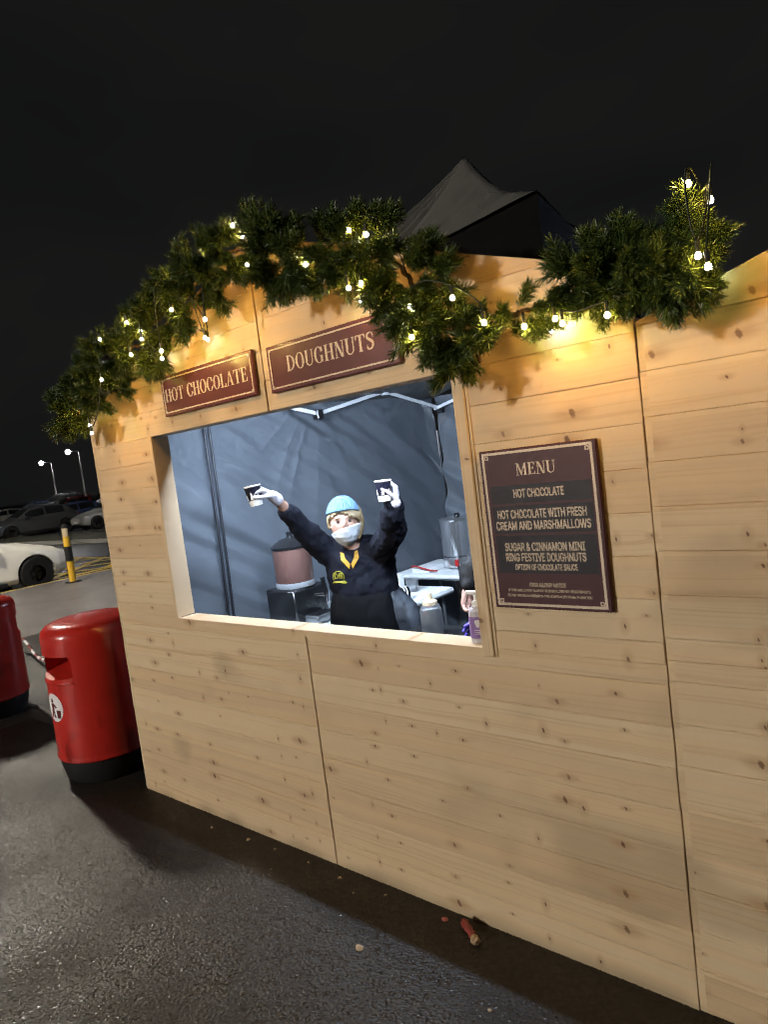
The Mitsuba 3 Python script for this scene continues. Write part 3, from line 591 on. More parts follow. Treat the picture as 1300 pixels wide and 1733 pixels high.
solo('cloth', grid(lambda u, v: np.stack([.955 + .05 * np.sin(v * 2.2) + .012 * np.sin(u * 14), 1.10 + .30 * u + .05 * v * (u - .5), .70 - .42 * v], -1), 24, 24), 'red_cloth', 'red cloth hanging from the table edge beside the woman', 'cloth', True)

# ------------------------------------------------------------------ people
R_, F_, U_ = V(.735, .678, 0), V(.678, -.735, 0), V(0, 0, 1)       # her left-right, the way she faces, up
def hand(wrist, fwd, side, palm, curl, thumb, s=1.0, spread=.14):
    """a hand: palm, four fingers of their own lengths bent at two knuckles, and a thumb from the side of the palm"""
    fwd = np.asarray(fwd, float) / np.linalg.norm(fwd); palm = np.asarray(palm, float) - fwd * (np.asarray(palm) @ fwd); palm /= np.linalg.norm(palm)
    side = np.cross(fwd, palm) * np.sign(np.cross(fwd, palm) @ np.asarray(side, float)); w = np.asarray(wrist, float)
    P = lambda f, a, n: w + s * (f * fwd + a * side + n * palm)
    ch = [[(P(0, .014, 0), .017 * s), (P(.075, .030, 0), .0125 * s)], [(P(0, -.012, 0), .017 * s), (P(.072, -.030, 0), .0125 * s)], [(P(.02, 0, 0), .018 * s), (P(.078, 0, 0), .014 * s)], [(P(.078, .030, 0), .012 * s), (P(.074, -.030, 0), .012 * s)]]
    for i, (a, L) in enumerate(((.031, .072), (.010, .080), (-.011, .074), (-.031, .058))):
        p, th, r = P(.078, a, 0), .18, .0092 - .0006 * (i == 3)
        c = [(p, r * s * 1.1)]
        for j, q in enumerate((.45, .31, .24)):
            th += curl[j] * (1 + .06 * i)
            p = p + s * L * q * (math.cos(th) * fwd + math.sin(th) * palm + spread * (a / .03) * side * (j == 0)); c.append((p, r * s * (1 - .07 * (j + 1))))
        ch.append(c)
    t0 = P(.022, .026, .004); c = [(t0, .013 * s)]
    for q, (f, a, n) in zip((.036, .030, .024), thumb):
        v = f * fwd + a * side + n * palm; t0 = t0 + s * q * v / np.linalg.norm(v); c.append((t0, .0105 * s))
    ch.append(c)
    return bones(ch, .0045 * s, 4, 12)
def ell_bones(c, a, r, axis=None):
    axis = R_ if axis is None else axis
    return [(c - axis * a, r), (c + axis * a, r)]
def slabs(levels, axis=R_):
    """hulls of successive wide cross sections (centre, half width, radius)"""
    out = []
    for (c0, a0, r0), (c1, a1, r1) in zip(levels[:-1], levels[1:]):
        out.append(m3.Manifold.batch_hull([ball(c0 - axis * a0, r0), ball(c0 + axis * a0, r0), ball(c1 - axis * a1, r1), ball(c1 + axis * a1, r1)]))
    return out
def skin_over(parts, chains, step, rounds):
    for ch in chains:
        for (a, ra), (b, rb) in zip(ch[:-1], ch[1:]): parts.append(m3.Manifold.batch_hull([ball(a, ra), ball(b, rb)]))
    m = parts[0]
    for q in parts[1:]: m = m + q
    return soften(mesh_of(m.refine_to_length(step)), rounds, step)
wm = thing('person', 'woman in blue knit hat and white mask raising a paper cup in each hand', 'person')
HEAD, CHEST, WAIST, PELV = V(1.089, .681, 1.325), V(1.088, .760, 1.090), V(1.100, .765, .925), V(1.125, .770, .740)
SHL, ELL, CUL, WRL = V(.965, .655, 1.180), V(.952, .520, 1.318), V(.972, .415, 1.425), V(.990, .335, 1.508)
SHR, ELR, CUR, WRR = V(1.205, .800, 1.165), V(1.375, .715, 1.275), V(1.445, .640, 1.375), V(1.485, .615, 1.432)
HU = V(-.05, .03, .98); HU /= np.linalg.norm(HU)
HR = R_ - HU * (R_ @ HU); HR /= np.linalg.norm(HR); HF = np.cross(HU, HR); HF *= np.sign(HF @ F_)
def head_shape(v, k=1.0, ns=1.0):
    x, y, z = v[:, 0], v[:, 1], v[:, 2]                        # right, forward, up of a unit sphere
    w = .073 * (1 - .16 * np.clip(-z, 0, 1) ** 1.5); dpt = .092 * (1 - .06 * np.clip(-z, 0, 1))
    X, Y, Z = x * w, y * dpt + .004, z * .108
    jaw = np.clip((-z - .35) / .6, 0, 1) * np.clip(y, 0, 1); Y = Y + .010 * jaw
    nose = np.exp(-(X / .011) ** 2 - ((Z + .012) / .022) ** 2) * (y > 0); Y = Y + .019 * ns * nose
    for s in (-1, 1): Y = Y - .008 * np.exp(-((X - s * .030) / .014) ** 2 - ((Z - .008) / .011) ** 2) * (y > 0)
    Y = Y + .004 * np.exp(-((Z - .027) / .009) ** 2) * np.clip(y, 0, 1)
    return np.stack([X, Y, Z], 1) * k
def to_head(L): return HEAD + L[:, :1] * HR + L[:, 1:2] * HF + L[:, 2:3] * HU
ico = trimesh.creation.icosphere(5)
hv = np.asarray(ico.vertices)
headm = trimesh.Trimesh(to_head(head_shape(hv)), ico.faces, process=False); headm.fix_normals()
neckb = bones([[(HEAD - HU * .05 - HF * .015, .052), (V(1.078, .728, 1.19), .052), (CHEST + U_ * .05, .07)]], .012, 4)
torso = slabs([(CHEST + U_ * .06, .07, .07), (CHEST, .08, .08), (WAIST, .062, .078), (PELV, .08, .088)])
FL, FR = PELV - R_ * .10 + F_ * .02 - V(0, 0, .74), PELV + R_ * .13 - V(0, 0, .74)
KL, KR = PELV - R_ * .09 + F_ * .03 - V(0, 0, .36), PELV + R_ * .12 + F_ * .03 - V(0, 0, .36)
inner = skin_over(torso, [[(SHL, .045), (ELL, .036), (WRL, .024)], [(SHR, .045), (ELR, .036), (WRR, .024)], [(PELV - R_ * .07, .078), (KL, .05), (FL + U_ * .06, .035)], [(PELV + R_ * .08, .078), (KR, .05), (FR + U_ * .06, .035)]], .018, 4)
one = solid(inner) + solid(neckb)
hs = trimesh.Trimesh(headm.vertices, headm.faces, process=True)
body = cat([mesh_of(one), hs])
put(wm, 'body', body, 'skin', True)
for s in (-1, 1):
    e = trimesh.creation.icosphere(2, .0067); e.apply_translation(HEAD + HR * s * .030 + HF * .0845 + HU * .009); put(wm, 'eye', e, 'eye_dark', True)
    b = tube([HEAD + HR * s * x + HF * (.097 - abs(x) * .30) + HU * zq for x, zq in ((.014, .024), (.026, .028), (.040, .024))], .0032, 6); put(wm, 'eyebrow', b, 'brow', True)
# hoodie
parts = slabs([(CHEST + U_ * .085 - F_ * .01, .055, .075), (CHEST + U_ * .03, .085, .098), (CHEST - U_ * .05, .085, .102), (WAIST + U_ * .03, .075, .100), (WAIST - U_ * .03, .072, .098)])
hood = skin_over(parts, [[(CHEST + U_ * .05 - R_ * .05, .085), (SHL, .078), ((SHL + ELL) / 2, .070), (ELL, .062), (CUL - (CUL - ELL) * .06, .046)], [(CHEST + U_ * .05 + R_ * .05, .085), (SHR, .080), ((SHR + ELR) / 2, .074), (ELR, .070), (CUR, .058), (WRR - (WRR - CUR) * .2, .044)]], .011, 6)
wrinkle(hood, .022, 13, 3, (1, 1, .7)); wrinkle(hood, .008, 34, 5)
put(wm, 'hoodie', hood, 'hoodie_navy', True)
cuff = bones([[(CUL - (CUL - ELL) * .16, .047), (CUL + (WRL - CUL) * .02, .042)]], .008, 3); wrinkle(cuff, .008, 60, 2); put(wm, 'cuff', cuff, 'hoodie_navy', True)
# yellow collar and print on the front
def front_of(m, pts, off):
    """points pushed along her facing onto the front of a garment"""
    o = np.asarray(pts) + F_ * .5
    loc, ir, _ = m.ray.intersects_location(o, np.tile(-F_, (len(o), 1)), multiple_hits=False)
    out = np.array(pts, float); out[ir] = loc + F_ * off; return out
def lay(shape, centre, m, off, seg=.006, depth=.0012):
    q = extrude(shape, depth).subdivide_to_size(seg); v = np.asarray(q.vertices)
    h = (v[:, 2] > depth / 2)
    w = centre + v[:, :1] * R_ + v[:, 1:2] * U_
    q.vertices = front_of(m, w, off) + np.where(h, depth, 0)[:, None] * F_; q.fix_normals(); return q
cc = V(1.113, .66, 1.148)
for s in (-1, 1): put(wm, 'collar', lay(Polygon([(s * .008, -.055), (s * .046, -.004), (s * .044, .034), (s * .027, .026), (s * .022, .0), (s * .002, -.030)]).buffer(0), cc, hood, .006), 'collar_yellow')
bc = V(1.075, .60, 1.060)
badge = unary_union([affinity.scale(Point(0, 0).buffer(1, 24), .030, .031).difference(affinity.scale(Point(0, 0).buffer(1, 24), .026, .027)).difference(sbox(-.05, -.05, .05, -.014))])
put(wm, 'emblem', lay(badge, bc, hood, .003), 'print_yellow')
def flat(text, h, w):
    m = meshkit.text_mesh(text, h, .001, True); b = m.bounds; v = np.asarray(m.vertices).copy(); v[:, 0] = (v[:, 0] - b[0][0]) / (b[1][0] - b[0][0]) * w - w / 2; m.vertices = v; return m
def lay_mesh(m, centre, body_, off):
    m = m.subdivide_to_size(.006); v = np.asarray(m.vertices); h = v[:, 2]
    m.vertices = front_of(body_, centre + v[:, :1] * R_ + v[:, 1:2] * U_, off) + h[:, None] * F_; return m
put(wm, 'emblem', lay_mesh(flat('DB', .026, .040), bc - U_ * .008, hood, .003), 'print_yellow')
put(wm, 'emblem', lay(Polygon([(-.034, -.032), (-.026, -.020), (.030, -.022), (.040, -.034), (.028, -.036), (.0, -.029), (-.024, -.030)]), bc, hood, .003), 'print_yellow')
# apron skirt and jeans
ap = skin_over(slabs([(WAIST - U_ * .01 - R_ * .02 + F_ * .01, .075, .100), (PELV + U_ * .05 - R_ * .035 + F_ * .02, .088, .103), (PELV - U_ * .25 - R_ * .04 + F_ * .03, .11, .105)]), [], .014, 5)
wrinkle(ap, .014, 10, 8, (1, 1, .35)); put(wm, 'apron', ap, 'apron_black', True)
jn = skin_over(slabs([(WAIST + U_ * .0 + R_ * .03, .06, .088), (PELV + U_ * .06 + R_ * .07, .085, .098), (PELV - U_ * .06 + R_ * .075, .095, .095)]), [[(PELV + R_ * .11, .100), (KR + R_ * .03, .075), (FR + U_ * .07, .058)], [(PELV - R_ * .06, .09), (KL, .07), (FL + U_ * .07, .055)]], .014, 5)
wrinkle(jn, .012, 14, 4); put(wm, 'jeans', jn, 'jeans_grey', True)
for P0 in (FL, FR): put(wm, 'shoe', bones([[(P0 + U_ * .045, .045), (P0 + F_ * .15 + U_ * .035, .036)]], .012, 3), 'dull_black', True)
# beanie, hair, mask
def shell(mask_fn, grow, lift=None, thick=.004, ns=.0):
    L = head_shape(hv, 1.0, ns); nrm = np.asarray(trimesh.Trimesh(L, ico.faces, process=False).vertex_normals)
    keep = mask_fn(hv); f = ico.faces[keep[ico.faces].all(1)]
    g = np.full(len(hv), grow) if np.isscalar(grow) else grow
    Lo, Li = L + nrm * g[:, None], L + nrm * (g - thick)[:, None]
    if lift is not None: Lo, Li = lift(Lo), lift(Li)
    used = np.unique(f); idx = -np.ones(len(hv), int); idx[used] = np.arange(len(used)); f = idx[f]; n = len(used)
    t = trimesh.Trimesh(Lo[used], f, process=False)
    e = np.sort(t.edges, axis=1); uq, cnt = np.unique(e, axis=0, return_counts=True); bd = {tuple(x) for x in uq[cnt == 1]}
    rim = []
    for a, b in t.edges:
        if tuple(sorted((a, b))) in bd: rim += [[a, n + a, n + b], [a, n + b, b]]
    m = trimesh.Trimesh(np.vstack([to_head(Lo[used]), to_head(Li[used])]), np.vstack([f, f[:, ::-1] + n, np.array(rim)]), process=False); m.fix_normals(); return m
th = np.arctan2(hv[:, 0], hv[:, 1])
put(wm, 'beanie', shell(lambda v: v[:, 2] - .12 * v[:, 1] > .40, .016 + .0035 * np.sin(th * 34) + .012 * np.clip(hv[:, 2], 0, 1) ** 2), 'knit_blue', True)
put(wm, 'beanie_cuff', shell(lambda v: (v[:, 2] - .12 * v[:, 1] > .38) & (v[:, 2] - .12 * v[:, 1] < .62), .020 + .0035 * np.sin(th * 34), thick=.012), 'knit_blue', True)
put(wm, 'hair', shell(lambda v: (v[:, 2] < .60) & (v[:, 2] > -.75) & ((v[:, 1] < .30) & ((v[:, 0] > -.2) | (v[:, 2] > -.12 + .1 * np.sin(th * 31))) | ((v[:, 2] > .47 - .36 * np.abs(v[:, 0] + .22) + .05 * np.sin(th * 27)) & (v[:, 1] < .99))), .011 + .005 * np.sin(th * 46) + .010 * (hv[:, 1] < .2) * (hv[:, 0] > 0), thick=.008), 'hair_blonde', True)
lobe = bones([[(HEAD + HR * .066 + HF * .012 + HU * .035, .018), (HEAD + HR * .080 - HF * .0 - HU * .005, .023), (HEAD + HR * .072 - HF * .01 - HU * .045, .018)], [(HEAD - HR * .068 + HF * .02 + HU * .03, .011), (HEAD - HR * .072 + HF * .015 - HU * .02, .010)]], .008, 4)
put(wm, 'hair', wrinkle(lobe, .006, 60, 6), 'hair_blonde', True)
put(wm, 'face_mask', shell(lambda v: (v[:, 2] - .16 * v[:, 0] < -.30 + .14 * np.clip(v[:, 1], 0, 1)) & (v[:, 1] > .12) & (v[:, 2] > -.98), .012 + .008 * np.exp(-((hv[:, 0]) / .30) ** 2 - ((hv[:, 2] + .30) / .32) ** 2) + .0018 * np.sin(hv[:, 2] * 30) * .34), 'mask_white', True)
for s in (-1, 1): put(wm, 'ear_loop', tube(spline([HEAD + HR * s * .060 + HF * .045 - HU * .020, HEAD + HR * s * .077 + HF * .015 - HU * .004, HEAD + HR * s * .079 - HF * .008 + HU * .008], 10), .0018, 5), 'mask_white', True)
# cups and the gloved hands that hold them
def cup(label, c, up):
    k = thing('paper_cup', label, 'paper cup', 'festive paper cups held up')
    up = np.asarray(up, float) / np.linalg.norm(up); d, a, b = frame(up, F_)
    def O(m): return orient(m, c - d * .047, a, b, d)
    put(k, 'body', O(lathe([(0, .002), (.027, .002), (.0285, 0), (.0385, .092), (.0365, .092), (.0265, .006), (0, .006)], 40)), 'cup_white', 40)
    put(k, 'rim', O(lathe([(.0378, .090), (.0405, .091), (.0405, .095), (.0375, .096), (.0370, .092)], 40)), 'cup_white', 40)
    pr = put(k, 'print_band', O(lathe([(.0316, .027), (.03185, .027), (.0385, .088), (.0382, .088)], 40)), 'cup_print', 40)
    tri = [Polygon([(-.008, 0), (.008, 0), (.0045, .010), (.007, .010), (.0035, .020), (.0055, .020), (0, .036), (-.0055, .020), (-.0035, .020), (-.007, .010), (-.0045, .010)])]
    for i in range(7):
        m = wrap(tri[0] if i % 2 else affinity.scale(tri[0], .7, .75, origin=(0, 0)), .0345, (0, 0), .030, i * 2 * math.pi / 7, .0008)
        v = np.asarray(m.vertices); rr = np.hypot(v[:, 0], v[:, 1]); nr = rr - .0345 + .0322 + (v[:, 2] - .027) * .109; m.vertices = np.c_[v[:, 0] / rr * nr, v[:, 1] / rr * nr, v[:, 2]]
        put(pr, 'tree_motif', O(m), 'cup_white')
    return k
CPL, CPR = V(.955, .245, 1.523), V(1.462, .575, 1.474)
cup('paper cup with dark tree print tipped in the hand of the stretched bare forearm', CPL, (-.10, -.06, 1))
cup('paper cup with dark tree print held upright by the hand beside the knit hat', CPR, (.02, 0, 1))
hl = hand(WRL, CPL + V(0, 0, .050) - WRL, F_, V(-.15, .1, -1), (.55, .75, .55), ((1, .55, .5), (1, .1, .7), (.9, -.1, .5)), .95)
put(wm, 'glove', hl, 'glove_clear', True)
put(wm, 'glove', bones([[(WRL - (WRL - CUL) * .22, .031), (WRL + (CPL - WRL) * .10, .028)]], .006, 3), 'glove_clear', True)
hr = hand(CPR + R_ * .052 - F_ * .022 - U_ * .066, (.04, .03, 1), F_, -R_ - F_ * .1, (.50, .65, .55), ((1, .9, .7), (.9, .5, 1), (.6, .0, 1)), .95)
put(wm, 'glove', hr, 'glove_clear', True)
put(wm, 'glove', bones([[(WRR - V(0, 0, .02), .030), (CPR + R_ * .050 - F_ * .022 - U_ * .055, .027)]], .006, 3), 'glove_clear', True)
# the second server, mostly behind the right jamb
p2 = thing('person', 'server in black with only a sleeve and hands showing by the hatch end', 'person')
C2, W2 = V(2.20, .66, 1.16), V(2.22, .68, .92)
r2, f2 = V(.735, .678, 0), V(-.55, -.83, 0)
S2, E2, H2 = V(2.02, .59, 1.235), V(1.93, .52, 1.12), V(1.925, .47, 1.045)
b2_ = skin_over(slabs([(C2 + U_ * .08, .08, .07), (C2, .09, .085), (W2, .075, .085), (W2 - U_ * .2, .09, .09)], r2), [[(C2 + U_ * .12, .055), (C2 + U_ * .20, .05), (C2 + U_ * .30, .085), (C2 + U_ * .36, .085)], [(S2, .045), (E2, .035), (H2, .022)], [(W2 - U_ * .2 + r2 * .08, .08), (W2 - U_ * .55 + r2 * .09, .05), (W2 - U_ * .88 + r2 * .09, .04)], [(W2 - U_ * .2 - r2 * .06, .08), (W2 - U_ * .55 - r2 * .07, .05), (W2 - U_ * .88 - r2 * .07, .04)]], .02, 4)
put(p2, 'body', b2_, 'skin_hand', True)
jk = skin_over(slabs([(C2 + U_ * .11, .075, .085), (C2, .10, .105), (W2, .085, .105), (W2 - U_ * .1, .09, .11)], r2), [[(C2 + U_ * .08 - r2 * .08, .09), (S2, .082), (E2, .062), (H2 + (E2 - H2) * .35, .045)]], .013, 5)
put(p2, 'jacket', wrinkle(jk, .016, 14, 9), 'dull_black', True)
put(p2, 'trousers', skin_over(slabs([(W2 - U_ * .08, .09, .105), (W2 - U_ * .22, .09, .105)], r2), [[(W2 - U_ * .2 + r2 * .08, .09), (W2 - U_ * .55 + r2 * .09, .07), (W2 - U_ * .86 + r2 * .09, .055)], [(W2 - U_ * .2 - r2 * .06, .09), (W2 - U_ * .55 - r2 * .07, .07), (W2 - U_ * .86 - r2 * .07, .055)]], .02, 4), 'dull_black', True)
put(p2, 'hand', hand(H2 + V(.0, .01, .02), V(.10, -.30, -1), R_, V(.8, -.4, -.2), (.35, .5, .4), ((1, .6, .4), (1, .2, .4), (1, 0, .3)), .95), 'skin_hand', True)
put(p2, 'glove', hand(V(2.005, .47, .915), V(-.9, -.35, -.35), V(0, 0, 1), V(.2, -.9, -.2), (.4, .5, .4), ((1, .6, .4), (1, .2, .4), (1, 0, .3)), .8), 'glove_purple', True)

# ------------------------------------------------------------------ evergreen garlands and fairy lights
def sprig_mesh(seed, L=.15, needles=520, nl=.033):
    g = np.random.default_rng(seed)
    v, f = [], []
    stems = [(V(0, 0, 0), V(1, 0, 0), L)]
    for i in range(4):
        t = g.uniform(.15, .75); a = g.uniform(0, 6.28); stems.append((V(t * L, 0, 0), V(.75, .6 * math.cos(a), .6 * math.sin(a)), L * g.uniform(.4, .6)))
    for (o, d, l) in stems:
        d = d / np.linalg.norm(d); _, a, b = frame(d)
        n = int(needles * l / L * (.55 if l == L else .34))
        t = g.uniform(.02, 1.04, n); ph = g.uniform(0, 6.283, n); tilt = g.uniform(.6, 1.25, n) * (1 - .5 * np.clip(t - .8, 0, 1) / .2); ln = nl * g.uniform(.7, 1.15, n)
        base = o + d * (t * l)[:, None]
        out = np.cos(ph)[:, None] * a + np.sin(ph)[:, None] * b
        dirn = np.cos(tilt)[:, None] * d + np.sin(tilt)[:, None] * out
        bend = dirn + .25 * d
        w = np.cross(dirn, g.normal(size=(n, 3))); w /= np.linalg.norm(w, axis=1, keepdims=True); w *= (.00115 * g.uniform(.8, 1.2, n))[:, None]
        tip = base + dirn * (ln * .55)[:, None] + bend / np.linalg.norm(bend, axis=1, keepdims=True) * (ln * .45)[:, None]; mid = base + dirn * (ln * .55)[:, None]
        k = sum(len(x) for x in v)
        v.append(np.stack([base - w, base + w, mid + w, mid - w, tip], 1).reshape(-1, 3))
        i0 = k + 5 * np.arange(n)[:, None]
        f.append((i0[:, None] + np.array([[0, 1, 2], [0, 2, 3], [3, 2, 4]])[None]).reshape(-1, 3))
    return trimesh.Trimesh(np.vstack(v), np.vstack(f), process=False)
SPRIGS = [mikit.ply(sprig_mesh(100 + i, .080 + .006 * (i % 5), 430 + 30 * (i % 3)), 'needles') for i in range(8)]
def garland(label, path, n, r, droop=.25, group='evergreen garlands on the gables', size=1.0):
    k = thing('garland', label, 'garland', group)
    P = spline(path, 160)
    put(k, 'stem', tube(P + .004 * rng.normal(size=P.shape), .007, 6), 'twig_brown', True)
    tan = np.gradient(P, axis=0); tan /= np.linalg.norm(tan, axis=1, keepdims=True)
    for i in range(n):
        j = int((i + rng.uniform(0, 1)) / n * 159); d, a, b = frame(tan[j], (0, 1, 0))
        ph = rng.uniform(0, 6.283)
        out = np.cos(ph) * a + np.sin(ph) * b
        if out[1] > .35: out[1] = -.4 * out[1]
        x = out * rng.uniform(.5, 1.1) + d * rng.choice([-1, 1], p=[.3, .7]) * rng.uniform(.2, .9) + V(0, -.05, -droop * rng.uniform(0, 1.3))
        x /= np.linalg.norm(x); _, ya, za = frame(x, rng.normal(size=3))
        s = rng.uniform(.8, 1.2) * size
        o = P[j] + out * r * math.sqrt(rng.uniform(.0, 1.0)); o[1] = np.clip(o[1], -.20, -.035)
        M = np.eye(4); M[:3, 0], M[:3, 1], M[:3, 2], M[:3, 3] = x * s, ya * s, za * s, o
        scene[free(f'{k}__sprig')] = {**SPRIGS[int(rng.integers(0, 8))], 'to_world': T(M.tolist())}
    return k
g1 = [(.06, -.10, 1.985), (.20, -.11, 2.07), (.42, -.11, 2.175), (.68, -.11, 2.235), (.96, -.11, 2.275), (1.17, -.12, 2.345), (1.40, -.13, 2.425), (1.60, -.13, 2.405), (1.85, -.13, 2.305), (2.05, -.12, 2.265), (2.19, -.12, 2.205), (2.275, -.12, 2.095), (2.345, -.12, 1.99), (2.41, -.12, 1.925), (2.445, -.11, 1.85)]
garland('thick evergreen garland draped over the gable from the left eave to the hatch corner', g1, 298, .072)
garland('thin evergreen sprig linking the two garlands below the bare gable boards', [(2.38, -.10, 1.935), (2.47, -.09, 1.945), (2.56, -.09, 1.955), (2.64, -.09, 1.962), (2.72, -.09, 1.945)], 15, .02, .1, size=.8)
garland('dense evergreen garland heaped over the valley between the two gables', [(2.75, -.07, 2.015), (2.82, -.09, 2.005), (2.89, -.10, 1.985), (2.96, -.10, 1.965), (3.03, -.10, 1.975)], 125, .042, .12, size=.8)
garland('short loose evergreen spray standing up at the right end of the heaped garland', [(3.02, -.10, 1.985), (3.03, -.10, 2.04), (3.04, -.11, 2.09)], 8, .02, -.2, size=.7)
def on_cable(label, pts, wire):
    k = thing('fairy_lights', label, 'fairy lights', 'warm fairy light strings in the garlands')
    put(k, 'wire', tube(np.array(wire), .0022, 5), 'wire_dark', True)
    for p in pts:
        p = V(*p)
        b = put(k, 'bulb', {'type': 'sphere', 'center': p.tolist(), 'radius': .0072, 'bsdf': {'type': 'ref', 'id': 'white_plastic'}, 'emitter': glow((1.0, .55, .13), FAIRY, .35)}, None)
        put(b, 'holder', lathe([(0, .008), (.005, .008), (.006, .03), (.003, .034), (0, .034)], 8, p), 'wire_dark', 30)

B = [(1.415, 2.429), (1.636, 2.386), (1.606, 2.342), (1.853, 2.291), (1.326, 2.219), (1.310, 2.154), (.884, 2.236), (.792, 2.325), (.786, 2.192), (1.013, 2.164), (1.010, 2.134), (.511, 2.133), (.344, 1.911), (.339, 1.948), (2.054, 2.149), (2.106, 2.150), (2.277, 2.040), (2.270, 1.954), (2.422, 2.028), (2.512, 1.941), (1.123, 2.302), (1.187, 2.388)]
L1b = [(x, -.17 - .02 * ((i * 7) % 5) / 5, z) for i, (x, z) in enumerate(B)]
L1b = [tuple(V(*CAM) + (V(x, -.17, z) - CAM) * ((CAM[1] - (y - .035)) / (CAM[1] + .17))) for (x, y, z) in L1b]
L1b += [(1.154, -.040, 2.186), (.814, -.040, 2.172), (1.989, -.040, 2.137), (.634, -.040, 2.161)]
P1 = spline(g1, 60); gb = np.random.default_rng(12)
L1b += [tuple(P1[int(3 + i * 4.2 + gb.uniform(0, 3))] + V(0, gb.uniform(-.09, -.05), gb.uniform(-.07, .09))) for i in range(13)]
o = sorted(L1b)
on_cable('warm fairy lights threaded through the garland over the serving hut', o, spline([V(*p) + V(0, 0, .034) for p in o], 260))
L2b = [(2.627, -.17, 1.906), (2.635, -.036, 1.902), (2.668, -.036, 1.915), (2.712, -.17, 1.906), (2.729, -.17, 1.891), (2.842, -.17, 1.885), (3.039, -.04, 1.957), (3.065, -.23, 1.950), (3.089, -.26, 1.918), (3.083, -.17, 2.068), (3.043, -.17, 2.115)]
o = sorted(L2b)
on_cable('warm fairy lights in the heaped garland between the gables', o, spline([V(*p) + V(0, 0, .034) for p in o], 160))
fl = thing('flood_light', 'small boxy flood light on a bracket behind the left eave of the hut', 'flood light')
put(fl, 'hood', box(-.42, -.16, .27, .42, 2.475, 2.50, .006), 'grey_metal', 30)
put(fl, 'body', box(-.40, -.18, .29, .41, 2.405, 2.474, .008), 'dull_black', 30)
put(fl, 'bracket', cat([rod((-.38, .35, 2.405), (-.36, .35, 2.30), .010), rod((-.36, .35, 2.30), (.06, .12, 2.02), .012)]), 'grey_metal', 40)

# ------------------------------------------------------------------ litter bins
def litter_bin(label, c):
    k = thing('litter_bin', label, 'litter bin', 'red litter bins beside the hut')
    put(k, 'base', lathe([(0, .002), (.235, .002), (.25, .02), (.268, .10), (.272, .150), (0, .150)], 56, (*c, 0)), 'dull_black', 35)
    prof = [(0, .140), (.276, .140), (.284, .148), (.284, .165), (.279, .175), (.276, .78), (.276, .845), (.268, .878), (.245, .902), (.20, .918), (.10, .926), (0, .928)]
    b = solid(lathe(prof, 72, (*c, 0)))
    for s in (-1, 1):
        cut = trimesh.convex.convex_hull(np.array([[c[0] + x, c[1] + s * y, z] for x in (-.165, .165) for (y, z) in ((.4, .595), (.4, .752), (.10, .752), (.10, .66))]))
        b = b - solid(cut)
    m = mesh_of(b); put(k, 'body', m, 'red_gloss', 35)
    for s in (-1, 1): put(k, 'aperture', box(c[0] - .17, c[0] + .17, c[1] + s * .085, c[1] + s * .098, .60, .76), 'red_dark')
    for s in (-1, 1): put(k, 'lip', tube([(c[0] + .274 * math.sin(a), c[1] + s * .274 * math.cos(a), .602) for a in np.linspace(-.64, .64, 16)], .009, 8), 'red_gloss', True)
    dg = np.random.default_rng(int(abs(c[0]) * 100)); dr_ = []
    for _ in range(170):
        q, rr = dg.uniform(0, 6.283), .27 * math.sqrt(dg.uniform(.1, 1))
        z = np.interp(rr, [0, .10, .20, .245, .268, .276], [.928, .926, .918, .902, .878, .85]); e = trimesh.creation.icosphere(1, dg.uniform(.002, .0055)); e.apply_scale((1, 1, .55)); e.apply_translation((c[0] + rr * math.cos(q), c[1] + rr * math.sin(q), z)); dr_.append(e)
    put(k, 'rain_drops', cat(dr_), 'rain_drop', True, kind='stuff')
    ang = -math.pi / 2
    st = put(k, 'sticker', wrap(Point(0, 0).buffer(.082, 24), .2785, c, .46, ang, .001, .012), 'sticker_white')
    fig = unary_union([Point(-.012, .040).buffer(.012), Polygon([(-.030, .024), (.006, .024), (.030, .006), (.024, -.002), (.002, .010), (-.002, -.020), (.008, -.058), (-.006, -.058), (-.014, -.024), (-.024, -.058), (-.038, -.058), (-.026, -.016)]), Polygon([(.026, -.058), (.056, -.058), (.060, -.012), (.022, -.012)])])
    put(st, 'pictogram', wrap(fig, .2796, c, .46, ang, .001, .012), 'red_dark')
    return k
litter_bin('glossy red litter bin with a white sticker against the hut corner', (-.505, .075))
litter_bin('red litter bin farther from the hut, cut off at the left edge', (-2.50, .13))
ch = thing('barrier_chain', 'red and white barrier chain lying slack on the wet ground behind the bins', 'chain')
cp = spline([(-4.9, 1.22, .02), (-4.45, 1.16, .16), (-3.9, 1.06, .05), (-3.3, .92, .10), (-2.9, .86, .03)], 60)
for i in range(0, 58): put(ch, 'link', tube(np.array([cp[i], (cp[i] + cp[i + 1]) / 2 + V(0, 0, .004), cp[i + 1]]), [.011, .016, .011], 6), 'litter_red' if (i // 4) % 2 else 'sticker_white', True)

# ------------------------------------------------------------------ cars
ST = np.array([[0.00, .45, .74, .80, .70, .60], [.08, .30, .80, .97, .80, .66], [.50, .22, .90, 1.36, .86, .56], [.9, .20, .92, 1.46, .88, .58], [1.8, .18, .90, 1.48, .90, .60], [2.4, .18, .88, 1.40, .90, .60], [3.1, .18, .87, .97, .90, .72], [3.6, .20, .80, .90, .885, .70], [4.05, .24, .70, .78, .84, .64], [4.25, .30, .60, .66, .76, .58], [4.32, .38, .54, .58, .68, .52]])
def car_sections(t):
    r = np.stack([np.interp(t, ST[:, 0], ST[:, i]) for i in range(1, 6)], -1)
    return r
tt = np.unique(np.r_[np.linspace(0, 4.32, 60), ST[:, 0]])
sec = car_sections(tt)
for i in range(5): sec[:, i] = np.convolve(np.pad(sec[:, i], 2, mode='edge'), [.1, .22, .36, .22, .1], 'valid')
